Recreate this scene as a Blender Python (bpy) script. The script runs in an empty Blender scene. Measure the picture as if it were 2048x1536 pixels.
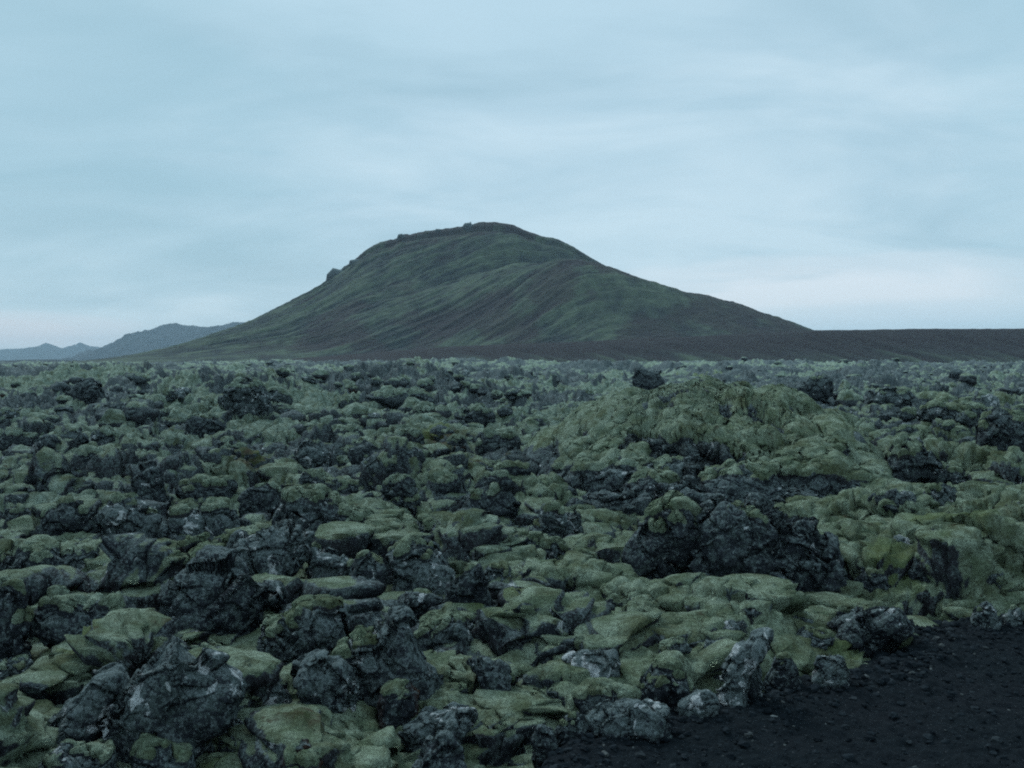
import bpy, math, random
import numpy as np

# ------------------------------------------------------------------ camera, world, sun, exposure
S = bpy.context.scene
COL = S.collection
CAM_Z = 2.3
F = 2000.0                      # focal length in pixels of the 2048 wide photograph
PITCH = math.atan(40 / F)       # the horizon stands a little above the middle
cam_d = bpy.data.cameras.new("camera")
cam = bpy.data.objects.new("camera", cam_d)
COL.objects.link(cam)
cam_d.sensor_width = 36.0
cam_d.lens = 36.0 * F / 2048
cam_d.clip_start = 0.1
cam_d.clip_end = 60000
cam.location = (0, 0, CAM_Z)
cam.rotation_euler = (math.pi / 2 - PITCH, 0, 0)
S.camera = cam

SUN_EL, SUN_AZ = math.radians(42), math.radians(-30)      # azimuth from +y (view direction), left negative
W = bpy.data.worlds.new("World")
S.world = W
W.use_nodes = True
nt = W.node_tree
nt.nodes.clear()


def N(nt, t, **kw):
    n = nt.nodes.new(t)
    for k, v in kw.items():
        if k.startswith('i_'):
            key = k[2:]
            key = int(key) if key.isdigit() else key
            n.inputs[key].default_value = v
        else:
            setattr(n, k, v)
    return n


def ramp(nt, pts, interp='LINEAR'):
    r = nt.nodes.new('ShaderNodeValToRGB')
    e = r.color_ramp.elements
    while len(e) < len(pts):
        e.new(0.5)
    for el, (p, c) in zip(e, pts):
        el.position = p
        el.color = (c, c, c, 1) if isinstance(c, (int, float)) else (*c, 1)
    r.color_ramp.interpolation = interp
    return r


def mixc(nt, fac, a, b, mode='MIX'):
    m = nt.nodes.new('ShaderNodeMix')
    m.data_type = 'RGBA'
    m.blend_type = mode
    for sock, v in ((m.inputs[0], fac), (m.inputs[6], a), (m.inputs[7], b)):
        if isinstance(v, bpy.types.NodeSocket):
            nt.links.new(v, sock)
        elif isinstance(v, (int, float)):
            sock.default_value = v
        else:
            sock.default_value = (*v, 1)
    return m.outputs[2]


def math_(nt, op, a, b=0.0, c=None, clamp=False):
    m = nt.nodes.new('ShaderNodeMath')
    m.operation = op
    m.use_clamp = clamp
    for i, v in enumerate((a, b, c)):
        if v is None:
            continue
        if isinstance(v, bpy.types.NodeSocket):
            nt.links.new(v, m.inputs[i])
        else:
            m.inputs[i].default_value = v
    return m.outputs[0]


def build_sky():
    sky = N(nt, 'ShaderNodeTexSky', sky_type='NISHITA', sun_disc=False)
    sky.sun_elevation = SUN_EL
    sky.sun_rotation = SUN_AZ
    tc = N(nt, 'ShaderNodeTexCoord')
    sep = N(nt, 'ShaderNodeSeparateXYZ')
    nt.links.new(tc.outputs['Generated'], sep.inputs[0])
    z = math_(nt, 'MAXIMUM', sep.outputs[2], 0.0)
    zz = math_(nt, 'ADD', z, 0.27)
    cx = math_(nt, 'DIVIDE', sep.outputs[0], zz)
    cy = math_(nt, 'DIVIDE', sep.outputs[1], zz)
    comb = N(nt, 'ShaderNodeCombineXYZ')
    nt.links.new(cx, comb.inputs[0])
    nt.links.new(cy, comb.inputs[1])
    mp = N(nt, 'ShaderNodeMapping')
    mp.inputs['Rotation'].default_value = (0, 0, math.radians(14))
    mp.inputs['Scale'].default_value = (0.62, 1.0, 1)
    mp.inputs['Location'].default_value = (1.7, 0.4, 0)
    nt.links.new(comb.outputs[0], mp.inputs[0])
    n1 = N(nt, 'ShaderNodeTexNoise', i_Scale=0.9, i_Detail=5.0, i_Roughness=0.5, i_Distortion=0.35)
    nt.links.new(mp.outputs[0], n1.inputs['Vector'])
    n2 = N(nt, 'ShaderNodeTexNoise', i_Scale=2.6, i_Detail=4.0, i_Roughness=0.55, i_Distortion=0.5)
    nt.links.new(mp.outputs[0], n2.inputs['Vector'])
    nn = math_(nt, 'ADD', math_(nt, 'MULTIPLY', n1.outputs[0], 0.55), math_(nt, 'MULTIPLY', n2.outputs[0], 0.45))
    r = ramp(nt, [(0.39, (0.36, 0.555, 0.665)), (0.49, (0.45, 0.645, 0.76)), (0.585, (0.565, 0.745, 0.85))])
    nt.links.new(nn, r.inputs[0])
    # paler breaks in the cloud low over the ridge and at the far left, their outlines torn by noise
    mp2 = N(nt, 'ShaderNodeMapping')
    mp2.inputs['Scale'].default_value = (4.0, 4.0, 24.0)
    nt.links.new(tc.outputs['Generated'], mp2.inputs[0])
    n3 = N(nt, 'ShaderNodeTexNoise', i_Scale=1.5, i_Detail=6.0, i_Roughness=0.6, i_Distortion=0.4)
    nt.links.new(mp2.outputs[0], n3.inputs['Vector'])
    tear = math_(nt, 'MULTIPLY', math_(nt, 'SUBTRACT', n3.outputs[0], 0.5), 2.6)
    col = r.outputs[0]
    for (ax, az, sx, sz, amt, c) in ((0.30, 0.070, 0.18, 0.028, 1.0, (0.74, 0.84, 0.92)), (0.36, 0.035, 0.14, 0.02, 0.6, (0.56, 0.74, 0.87)),
                                     (0.05, 0.13, 0.08, 0.03, 0.6, (0.60, 0.78, 0.88)),
                                     (-0.46, 0.028, 0.11, 0.016, 0.95, (0.70, 0.76, 0.84)), (-0.40, 0.25, 0.25, 0.16, -0.5, (0.30, 0.53, 0.64)),
                                     (0.50, 0.30, 0.10, 0.22, -0.4, (0.33, 0.58, 0.70)), (-0.05, 0.33, 0.22, 0.05, 0.5, (0.55, 0.76, 0.88))):
        dx = math_(nt, 'DIVIDE', math_(nt, 'SUBTRACT', sep.outputs[0], ax), sx)
        dz = math_(nt, 'DIVIDE', math_(nt, 'SUBTRACT', sep.outputs[2], az), sz)
        d = math_(nt, 'ADD', math_(nt, 'MULTIPLY', dx, dx), math_(nt, 'MULTIPLY', dz, dz))
        d = math_(nt, 'ADD', d, math_(nt, 'MULTIPLY', tear, 0.9))
        front = math_(nt, 'GREATER_THAN', sep.outputs[1], 0.0)
        rr = ramp(nt, [(0.0, abs(amt)), (0.45, abs(amt) * 0.5), (1.0, 0.0)], 'EASE')
        nt.links.new(math_(nt, 'MULTIPLY', d, 0.55), rr.inputs[0])
        col = mixc(nt, math_(nt, 'MULTIPLY', rr.outputs[0], front), col, c)
    c2 = col
    sc = N(nt, 'ShaderNodeVectorMath', operation='SCALE')
    nt.links.new(c2, sc.inputs[0])
    sc.inputs['Scale'].default_value = 10.5
    mx = mixc(nt, 0.92, sky.outputs[0], sc.outputs[0])
    bg = N(nt, 'ShaderNodeBackground')
    bg.inputs['Strength'].default_value = 0.10
    nt.links.new(mx, bg.inputs['Color'])
    out = N(nt, 'ShaderNodeOutputWorld')
    nt.links.new(bg.outputs[0], out.inputs[0])


build_sky()

sun_d = bpy.data.lights.new("sun", 'SUN')
sun_d.energy = 2.0
sun_d.angle = math.radians(22)
sun_d.color = (0.86, 0.97, 1.0)
sun = bpy.data.objects.new("sun", sun_d)
COL.objects.link(sun)
sun.location = (-40, 60, 80)
sun.rotation_euler = (math.pi / 2 - SUN_EL, 0, math.pi - SUN_AZ) if False else (-(math.pi / 2 - SUN_EL), 0, -SUN_AZ)

S.view_settings.view_transform = 'Standard'
S.view_settings.look = 'None'
S.view_settings.exposure = 0.0
S.view_settings.gamma = 1.0
S.render.engine = 'CYCLES'
S.cycles.use_denoising = False
S.cycles.filter_width = 2.0
S.cycles.max_bounces = 4
S.cycles.sample_clamp_indirect = 1.5
S.cycles.sample_clamp_direct = 4.0
S.cycles.diffuse_bounces = 3
S.cycles.volume_bounces = 1

# ------------------------------------------------------------------ numpy noise


def hsh(ix, iy, iz=0, seed=0):
    h = (ix.astype(np.int64) * 374761393 + iy.astype(np.int64) * 668265263
         + np.asarray(iz).astype(np.int64) * 1274126177 + seed * 974634777) & 0xFFFFFFFF
    h = ((h ^ (h >> 13)) * 1274126177) & 0xFFFFFFFF
    h = ((h ^ (h >> 16)) * 2246822519) & 0xFFFFFFFF
    h = h ^ (h >> 15)
    return (h & 0xFFFFFF).astype(np.float32) / 16777216.0


def vnoise2(x, y, seed=0):
    ix = np.floor(x); iy = np.floor(y)
    fx = (x - ix).astype(np.float32); fy = (y - iy).astype(np.float32)
    fx = fx * fx * fx * (fx * (fx * 6 - 15) + 10); fy = fy * fy * fy * (fy * (fy * 6 - 15) + 10)
    a = hsh(ix, iy, 0, seed); b = hsh(ix + 1, iy, 0, seed)
    c = hsh(ix, iy + 1, 0, seed); d = hsh(ix + 1, iy + 1, 0, seed)
    return (a + (b - a) * fx) * (1 - fy) + (c + (d - c) * fx) * fy - 0.5


def fbm2(x, y, octv=4, seed=0, rough=0.5):
    s = 0; a = 1.0; f = 1.0
    for i in range(octv):
        s = s + a * vnoise2(x * f + 17.3 * i, y * f - 9.1 * i, seed + i)
        a *= rough; f *= 2.03
    return s


def vnoise3(p, seed=0):
    ip = np.floor(p); f = (p - ip).astype(np.float32)
    f = f * f * (3 - 2 * f)
    r = 0
    for dz in (0, 1):
        for dy in (0, 1):
            for dx in (0, 1):
                w = (f[:, 0] if dx else 1 - f[:, 0]) * (f[:, 1] if dy else 1 - f[:, 1]) * (f[:, 2] if dz else 1 - f[:, 2])
                r = r + w * hsh(ip[:, 0] + dx, ip[:, 1] + dy, ip[:, 2] + dz, seed)
    return r - 0.5


def fbm3(p, octv=4, seed=0, rough=0.5):
    s = 0; a = 1.0; f = 1.0
    for i in range(octv):
        s = s + a * vnoise3(p * f + 7.7 * i, seed + i); a *= rough; f *= 2.03
    return s


def domes2(x, y, seed=0, squash=1.0):
    """pillowy moss cushions: union of round domes, 0..1, creased where they meet"""
    ix = np.floor(x); iy = np.floor(y)
    best = np.zeros(x.shape, np.float32)
    for dx in (-1, 0, 1):
        for dy in (-1, 0, 1):
            cx = ix + dx; cy = iy + dy
            px = cx + hsh(cx, cy, 1, seed); py = cy + hsh(cx, cy, 2, seed)
            r = 0.42 + 0.42 * hsh(cx, cy, 3, seed)
            h = 0.4 + 0.6 * hsh(cx, cy, 4, seed)
            d2 = ((x - px) ** 2 + (y - py) ** 2) / (r * r)
            best = np.maximum(best, h * np.sqrt(np.maximum(0, 1 - d2)).astype(np.float32))
    return best


def pillows2(x, y, seed=0):
    """cushions packed edge to edge with creases between them, about 0..1"""
    ix = np.floor(x); iy = np.floor(y)
    best = np.full(x.shape, -1.0, np.float32)
    for dx in (-1, 0, 1):
        for dy in (-1, 0, 1):
            cx = ix + dx; cy = iy + dy
            px = cx + hsh(cx, cy, 1, seed); py = cy + hsh(cx, cy, 2, seed)
            k = 1.3 + 1.2 * hsh(cx, cy, 3, seed)
            h = 0.55 + 0.45 * hsh(cx, cy, 4, seed)
            best = np.maximum(best, h - k * ((x - px) ** 2 + (y - py) ** 2))
    return np.maximum(best, -0.3).astype(np.float32)


def gaps2(x, y, seed=0, k=7.0):
    """narrow gaps along the borders of packed lumps, 1 in the gap, 0 away from it"""
    ix = np.floor(x); iy = np.floor(y)
    f1 = np.full(x.shape, 9.0); f2 = f1.copy()
    for dx in (-1, 0, 1):
        for dy in (-1, 0, 1):
            cx = ix + dx; cy = iy + dy
            d = np.hypot(x - cx - hsh(cx, cy, 1, seed), y - cy - hsh(cx, cy, 2, seed))
            f2 = np.minimum(f2, np.maximum(f1, d)); f1 = np.minimum(f1, d)
    return np.exp(-(f2 - f1) * k)


def blocks2(x, y, seed=0, k=14.0, tilt=0.5):
    """broken lava plates: each cell has its own height and tilt, steep steps between"""
    ix = np.floor(x); iy = np.floor(y)
    num = 0; den = 1e-9
    for dx in (-1, 0, 1):
        for dy in (-1, 0, 1):
            cx = ix + dx; cy = iy + dy
            px = cx + hsh(cx, cy, 1, seed); py = cy + hsh(cx, cy, 2, seed)
            d = np.sqrt((x - px) ** 2 + (y - py) ** 2)
            h = hsh(cx, cy, 3, seed) - 0.5 + tilt * ((x - px) * (hsh(cx, cy, 4, seed) - .5) + (y - py) * (hsh(cx, cy, 5, seed) - .5)) * 2
            w = np.exp(-k * d)
            num = num + w * h; den = den + w
    return (num / den).astype(np.float32)


def facets3(p, seed=0, tilt=0.9):
    """offset by random plane per 3d cell, for broken angular faces"""
    ip = np.floor(p)
    best = np.full(len(p), 9.0, np.float32); val = np.zeros(len(p), np.float32); second = best.copy()
    for dx in (-1, 0, 1):
        for dy in (-1, 0, 1):
            for dz in (-1, 0, 1):
                c = ip + np.array([dx, dy, dz])
                o = np.stack([hsh(c[:, 0], c[:, 1], c[:, 2], seed + i) for i in (1, 2, 3)], 1)
                v = p - c - o
                d = (v ** 2).sum(1)
                h = hsh(c[:, 0], c[:, 1], c[:, 2], seed + 4) - .5
                for i in range(3):
                    h = h + tilt * v[:, i] * (hsh(c[:, 0], c[:, 1], c[:, 2], seed + 5 + i) - .5)
                m = d < best
                second = np.where(m, best, np.minimum(second, d))
                val = np.where(m, h, val)
                best = np.where(m, d, best)
    return val, np.sqrt(second) - np.sqrt(best)


def pillows3(p, seed=0):
    ip = np.floor(p)
    best = np.full(len(p), -0.35, np.float32); f1 = np.full(len(p), 9.0); f2 = f1.copy()
    for dx in (-1, 0, 1):
        for dy in (-1, 0, 1):
            for dz in (-1, 0, 1):
                c = ip + np.array([dx, dy, dz])
                o = np.stack([hsh(c[:, 0], c[:, 1], c[:, 2], seed + i) for i in (1, 2, 3)], 1)
                d = ((p - c - o) ** 2).sum(1)
                h = 0.6 + 0.4 * hsh(c[:, 0], c[:, 1], c[:, 2], seed + 4)
                best = np.maximum(best, h - 1.6 * d)
                dd = np.sqrt(d)
                f2 = np.minimum(f2, np.maximum(f1, dd)); f1 = np.minimum(f1, dd)
    return best, f2 - f1


def smooth(a, b, x):
    t = np.clip((x - a) / (b - a), 0, 1)
    return t * t * (3 - 2 * t)

# ------------------------------------------------------------------ pixel to ground


def ray(px, py):
    u = (px - 1024) / F; v = (768 - py) / F
    d = np.array([u, math.cos(PITCH) + v * math.sin(PITCH), -math.sin(PITCH) + v * math.cos(PITCH)])
    return d / d[1]             # scaled so that y = 1


def flat_hit(px, py, z=0.0):
    d = ray(px, py)
    t = (z - CAM_Z) / d[2]
    return d * t + np.array([0, 0, CAM_Z])


# the edge of the gravel, from the photograph, on the ground
EDGE = np.array([flat_hit(*p)[:2] for p in [(700, 1720), (880, 1620), (1030, 1540), (1150, 1478), (1300, 1436), (1480, 1398),
                                            (1640, 1362), (1780, 1325), (1840, 1282), (1930, 1246), (2048, 1222), (2300, 1165), (2700, 1095), (3300, 1040)]])


def edge_dist(x, y):
    """signed distance to the road edge, positive on the road"""
    x = np.asarray(x, np.float64); y = np.asarray(y, np.float64)
    best = np.full(x.shape, 1e9)
    for (ax, ay), (bx, by) in zip(EDGE[:-1], EDGE[1:]):
        dx, dy = bx - ax, by - ay
        L2 = dx * dx + dy * dy
        t = np.clip(((x - ax) * dx + (y - ay) * dy) / L2, 0, 1)
        d = np.hypot(x - ax - t * dx, y - ay - t * dy)
        best = np.minimum(best, d)
    ye = np.interp(x, EDGE[:, 0], EDGE[:, 1])
    return np.where(y < ye, best, -best)


# mossy hummocks of the ground itself: left, top, right, bottom in the photograph
HUMMOCKS = [
    (1100, 1125, 1580, 1262, 1.0), (1290, 1300, 1410, 1385, 1.1), (1500, 1272, 1840, 1352, 0.8), (1130, 1335, 1300, 1425, 0.9),
    (820, 1360, 1120, 1450, 1.2), (520, 1180, 820, 1262, 0.9), (360, 1440, 830, 1560, 1.2), (870, 1200, 1140, 1300, 0.9),
    (1650, 1050, 1830, 1170, 1.0), (1780, 985, 2120, 1200, 1.3), (1840, 925, 2100, 1060, 1.2), (1690, 962, 1850, 1035, 1.0),
    (730, 985, 890, 1110, 1.5), (850, 1075, 1010, 1160, 1.1), (1130, 1045, 1260, 1130, 1.0), (0, 1085, 140, 1165, 1.2),
    (560, 985, 700, 1060, 1.0), (100, 1080, 300, 1180, 1.3), (1500, 990, 1640, 1040, 1.0), (1620, 860, 1760, 960, 1.0),
    (0, 1150, 130, 1260, 1.0), (620, 730, 1000, 800, 1.5), (250, 740, 700, 820, 1.5), (1760, 770, 2048, 870, 1.5),
    (1830, 815, 1935, 880, 1.0), (880, 960, 1060, 1010, 1.0), (560, 1060, 660, 1130, 1.0),
    (1860, 1180, 2100, 1250, 1.0), (1000, 1350, 1200, 1420, 1.0),
]
HUM = []
for x0, y0, x1, y1, dr in HUMMOCKS:
    b = flat_hit((x0 + x1) / 2, y1)
    w = (x1 - x0) / F * b[1] / 2
    dep = min(w * dr, 4.0) if b[1] < 25 else w * dr
    yc = b[1] + dep * 0.8
    zt = CAM_Z + ray((x0 + x1) / 2, y0)[2] * yc
    dep = max(dep, 0.8 * w)
    HUM.append((ray((x0 + x1) / 2, y1)[0] * yc, yc, w * 1.2, dep * 1.2, min(max(0.08, zt), 0.42 * w) * 0.8))


# left, top, right, bottom | depth ratio | material | moss | label | optional outline in photo pixels
BOULDERS = [
    # nearest, lower left
    (180, 1262, 484, 1530, 0.6, 'l', 0.0, 'large pointed lava slab with dark face and grey lichen at lower left',
     [(352, 1262), (385, 1290), (440, 1330), (482, 1380), (470, 1440), (400, 1475), (380, 1530), (190, 1535), (200, 1430), (240, 1385), (290, 1320)]),
    (75, 1335, 245, 1520, 0.8, 'l', 0.0, 'leaning lichened slab resting against the left side of the large pointed slab',
     [(240, 1335), (250, 1375), (215, 1430), (160, 1510), (75, 1520), (85, 1470), (130, 1410), (190, 1360)]),
    (365, 1283, 450, 1335, 1.0, 'd', 0.2, 'small flat dark ledge stone just behind the tip of the large pointed slab', None),
    (318, 1118, 560, 1282, 0.9, 'd', 0.0, 'big dark overhanging boulder with pale lichened top edge, behind the broad rounded block',
     [(345, 1140), (400, 1120), (470, 1115), (500, 1130), (520, 1180), (560, 1190), (535, 1230), (505, 1275), (400, 1282), (330, 1262), (318, 1200)]),
    (455, 1040, 640, 1180, 0.8, 'l', 0.0, 'peaked boulder with a white lichen crest, just above the big dark overhanging boulder',
     [(468, 1075), (520, 1068), (560, 1060), (600, 1042), (632, 1060), (630, 1110), (590, 1160), (530, 1182), (470, 1170), (455, 1120)]),
    (325, 1080, 480, 1175, 0.9, 'b', 0.25, 'rust brown boulder wedged left of the peaked white-crested boulder', None),
    (610, 1078, 705, 1172, 0.9, 'l', 0.0, 'grey lichened block directly right of the peaked white-crested boulder', None),
    (0, 1092, 128, 1168, 1.0, 'd', 0.5, 'moss-capped boulder at the left picture edge, level with the rusty boulder', None),
    (116, 1092, 207, 1156, 1.0, 'l', 0.1, 'bare lichened boulder just right of the moss-capped one at the left edge', None),
    (176, 1134, 285, 1196, 0.8, 'd', 0.1, 'small dark wedge stone poking out of pale moss left of the big overhanging boulder', None),
    (66, 1192, 262, 1322, 0.9, 'd', 0.12, 'broad dark rounded block with sparse lichen, above the leaning slab at lower left',
     [(70, 1215), (110, 1195), (190, 1200), (250, 1205), (262, 1240), (215, 1262), (205, 1315), (140, 1322), (100, 1280), (68, 1245)]),
    (-60, 1148, 62, 1340, 0.9, 'd', 0.6, 'tall moss-topped boulder cut by the left picture edge', None),
    (-30, 1312, 70, 1374, 1.0, 'l', 0.1, 'low grey stone at the left edge just below the tall moss-topped boulder', None),
    (150, 1322, 225, 1380, 1.0, 'b', 0.2, 'low brownish stone behind the top of the leaning slab', None),
    (213, 1262, 275, 1303, 1.0, 'l', 0.0, 'small lichen-speckled stone between the broad rounded block and the pointed slab', None),
    (-30, 1368, 66, 1425, 1.0, 'd', 0.3, 'dark half-buried stone at the left edge, beside the foot of the leaning slab', None),
    (-30, 1432, 42, 1490, 1.0, 'l', 0.2, 'lichened stone in the bottom left corner', None),
    (85, 1480, 250, 1580, 0.8, 'l', 0.15, 'low jumbled rock under the feet of the two big slabs, bottom left', None),
    (255, 1478, 400, 1560, 0.8, 'd', 0.2, 'low dark rock under the right foot of the large pointed slab', None),
    (488, 1352, 598, 1442, 0.8, 'w', 0.0, 'oval pale lichened boulder tipping down to the right, right of the pointed slab',
     [(490, 1362), (520, 1352), (560, 1368), (598, 1415), (590, 1438), (550, 1440), (508, 1410)]),
    (578, 1300, 722, 1445, 0.9, 'l', 0.22, 'round boulder with lichened crown and black shaded face, left centre foreground',
     [(585, 1345), (610, 1312), (650, 1300), (690, 1320), (715, 1370), (722, 1430), (670, 1445), (610, 1430), (580, 1390)]),
    (523, 1210, 700, 1330, 0.9, 'l', 0.5, 'moss-draped ledge with pale upright faces behind the round boulder',
     [(528, 1265), (560, 1225), (640, 1210), (690, 1225), (700, 1290), (660, 1330), (560, 1325), (528, 1305)]),
    (640, 1210, 895, 1405, 0.7, 'l', 0.22, 'broad ridge-shaped outcrop with a small upright horn and white patches, centre left foreground',
     [(650, 1300), (690, 1275), (760, 1265), (790, 1240), (800, 1210), (815, 1216), (830, 1262), (855, 1310), (893, 1360), (885, 1392), (800, 1400), (700, 1405), (650, 1380)]),
    (437, 1424, 508, 1490, 1.0, 'l', 0.0, 'small angular boulder alone in the moss below the oval pale boulder', None),
    (548, 1490, 655, 1580, 1.0, 'b', 0.1, 'reddish brown rock cut by the bottom edge, left of centre', None),
    # centre foreground
    (762, 1076, 910, 1176, 0.9, 'l', 0.08, 'upper domed block with white streaks in the central rock stack',
     [(765, 1110), (790, 1088), (830, 1076), (880, 1090), (905, 1130), (908, 1165), (860, 1176), (770, 1168)]),
    (684, 1098, 775, 1180, 0.9, 'd', 0.3, 'black shaded block at the left side of the central rock stack', None),
    (896, 1118, 992, 1246, 0.8, 'd', 0.08, 'tall rounded slab closing the right side of the central rock stack', None),
    (796, 1172, 905, 1232, 0.8, 'd', 0.0, 'dark block jammed under the domed block of the central stack', None),
    (690, 1150, 748, 1196, 1.0, 'l', 0.0, 'small pale lichened stone at the left foot of the central stack', None),
    (945, 1122, 1032, 1200, 0.9, 'l', 0.3, 'narrow lichened slab leaning behind the right end of the central stack', None),
    (828, 1222, 960, 1302, 0.8, 'l', 0.5, 'rounded half-mossed boulder below the central rock stack', None),
    (932, 1302, 1026, 1388, 0.9, 'd', 0.0, 'tilted oblong boulder with black underside lying alone on pale moss, centre foreground',
     [(935, 1312), (960, 1302), (1000, 1325), (1024, 1348), (1022, 1375), (985, 1386), (960, 1372), (945, 1340)]),
    (1098, 1255, 1220, 1312, 0.9, 'd', 0.42, 'low dark mossed hump above the white-spotted boulder', None),
    (1120, 1298, 1248, 1362, 0.8, 'w', 0.0, 'boulder with two bright white lichen patches, right of centre foreground', None),
    (798, 1414, 958, 1466, 0.6, 'l', 0.0, 'long low rock with a cracked left end near the bottom centre',
     [(800, 1450), (850, 1428), (910, 1418), (945, 1414), (957, 1430), (940, 1458), (880, 1466), (820, 1464)]),
    (830, 1466, 935, 1580, 0.9, 'd', 0.0, 'pointed dark rock with pale tip cut by the bottom edge',
     [(832, 1560), (850, 1500), (868, 1470), (890, 1466), (915, 1490), (935, 1560), (900, 1580), (850, 1580)]),
    (752, 1358, 860, 1440, 0.8, 'b', 0.35, 'brown heather-grown rock above the long low rock', None),
    (1142, 1368, 1290, 1424, 0.7, 'd', 0.6, 'dark hollow-sided rock under a moss hummock near the gravel', None),
    (1168, 1392, 1352, 1462, 0.5, 'l', 0.0, 'lichened crest of stones bordering the gravel, right of centre', None),
    (1110, 1422, 1180, 1462, 0.8, 'd', 0.3, 'small dark stone at the gravel edge beside the lichened crest', None),
    (1062, 1442, 1122, 1482, 0.9, 'd', 0.1, 'smallest rounded stone left of the gravel tip', None),
    (1345, 1378, 1452, 1426, 0.5, 'w', 0.0, 'flat pale plate of rock on the gravel edge', None),
    (1428, 1258, 1545, 1402, 0.7, 'w', 0.0, 'upright pale lichened slab leaning right beside the gravel',
     [(1430, 1395), (1440, 1330), (1470, 1285), (1510, 1262), (1540, 1260), (1543, 1285), (1515, 1310), (1500, 1360), (1485, 1402)]),
    (1396, 1270, 1448, 1330, 1.0, 'w', 0.0, 'small standing stone with a white spot, left of the leaning pale slab', None),
    (1488, 1305, 1530, 1385, 0.8, 'l', 0.1, 'thin dark stone tucked against the right of the leaning pale slab', None),
    (1528, 1308, 1605, 1366, 0.8, 'd', 0.3, 'dark stone under the mossy bank, third right of the leaning slab', None),
    (1618, 1302, 1708, 1372, 0.8, 'l', 0.0, 'grey lichened block jutting from the mossy bank over the gravel', None),
    (1270, 1318, 1400, 1400, 0.9, 'd', 0.65, 'dark boulder wearing a thick moss pad, left of the small standing stone', None),
    (1653, 1212, 1830, 1284, 0.7, 'd', 0.1, 'big flat-topped brown-black rock in the moss above the gravel, lower right',
     [(1655, 1272), (1680, 1245), (1720, 1225), (1790, 1212), (1815, 1225), (1828, 1255), (1800, 1272), (1720, 1284)]),
    (1583, 1256, 1665, 1292, 0.8, 'l', 0.2, 'low wedge stone touching the left end of the flat-topped rock', None),
    (1540, 1230, 1630, 1262, 0.6, 'w', 0.05, 'thin pale plate lying in moss below the loose dark pair', None),
    (1494, 1146, 1598, 1200, 0.8, 'd', 0.0, 'loose black whitish-capped stone, upper of a pair before the dark crag', None),
    (1543, 1186, 1615, 1236, 0.9, 'd', 0.1, 'rounded black stone, lower of the loose pair', None),
    (1705, 1130, 1778, 1180, 0.9, 'd', 0.15, 'black stone in a mossy gully right of the dark crag', None),
    (1815, 1104, 1866, 1176, 1.0, 'd', 0.35, 'knobby dark stone at the foot of the right-hand moss slope', None),
    (1938, 1195, 2000, 1252, 0.9, 'l', 0.1, 'small grey stone where the gravel meets moss at far right', None),
    (2000, 1212, 2060, 1246, 0.9, 'l', 0.1, 'low grey stone at the right edge on top of the gravel bank', None),
    (1225, 1212, 1352, 1278, 0.8, 'd', 0.5, 'dark band of rock showing under the central moss swell', None),
    (1195, 1164, 1320, 1236, 0.9, 'd', 0.6, 'moss-shrouded knoll with a dark front, below the dark crag', None),
    # middle right: the dark crag and the great mound
    (1245, 990, 1400, 1165, 0.9, 'd', 0.25, 'rugged left shoulder of the dark crag in the right middle ground',
     [(1250, 1110), (1270, 1060), (1310, 1020), (1370, 995), (1400, 1030), (1400, 1120), (1370, 1165), (1290, 1150)]),
    (1345, 992, 1692, 1182, 0.6, 'd', 0.24, 'massive dark crag with pitted front and mossy brow, right middle ground',
     [(1350, 1110), (1380, 1040), (1440, 1005), (1520, 992), (1580, 1012), (1640, 1032), (1670, 1075), (1692, 1130), (1670, 1172), (1560, 1165), (1450, 1158), (1375, 1150)]),
    (1050, 750, 1745, 1008, 1.2, 'd', 0.76, 'great moss-blanketed lava mound with overhanging dark front, right of centre',
     [(1050, 950), (1062, 905), (1110, 862), (1190, 820), (1280, 792), (1370, 772), (1480, 776), (1570, 796), (1640, 822), (1710, 860), (1742, 905), (1735, 960), (1690, 1004), (1560, 1000), (1400, 1000), (1280, 985), (1150, 992), (1070, 985)]),
    (1180, 905, 1420, 1008, 0.5, 'l', 0.12, 'grey lichened ledge broken out of the front of the great mound', None),
    (1550, 870, 1730, 1000, 0.6, 'd', 0.35, 'bulging dark rock at the right end of the great mound', None),
    (1348, 930, 1470, 1012, 0.6, 'w', 0.2, 'pale-cornered block under the lip of the great mound', None),
    (1380, 832, 1470, 890, 0.8, 'd', 0.1, 'dark hollow rock on top of the great mound', None),
    (1500, 795, 1612, 835, 0.8, 'd', 0.2, 'smooth dark hump on the crown of the great mound', None),
    (1748, 878, 1878, 996, 0.8, 'd', 0.22, 'round-headed dark boulder with mossy shoulder right of the great mound',
     [(1755, 960), (1780, 915), (1810, 882), (1850, 885), (1876, 920), (1870, 955), (1830, 975), (1800, 996), (1765, 990)]),
    (1838, 920, 1948, 992, 0.8, 'd', 0.35, 'dark ledge capped with moss, right of the round-headed boulder', None),
    (1950, 815, 2090, 960, 0.8, 'd', 0.1, 'big dark block cut by the right picture edge', None),
    (1830, 966, 1926, 1048, 0.9, 'l', 0.3, 'grey knobbed rock among the moss cushions of the right slope', None),
    (1996, 978, 2070, 1028, 0.9, 'd', 0.3, 'dark stone sunk in moss at the right edge, below the big dark block', None),
    (1955, 770, 2002, 828, 0.9, 'w', 0.0, 'small upright whitish rock near the right edge', None),
    (1835, 790, 1975, 845, 0.7, 'l', 0.4, 'long mossy-backed rock left of the upright whitish rock', None),
    (1588, 748, 1668, 806, 0.8, 'd', 0.05, 'jagged dark rock pile behind the great mound, to its right', None),
    (1740, 770, 1830, 815, 0.8, 'l', 0.2, 'low grey rubble hump right of the jagged pile behind the great mound', None),
    (1262, 724, 1330, 780, 0.8, 'd', 0.0, 'dark jagged rock standing at the field edge behind the left slope of the great mound', None),
    # centre middle ground
    (918, 958, 1050, 1046, 0.8, 'd', 0.35, 'squat dark boulder with a moss rim, left of the great mound foot',
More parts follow.
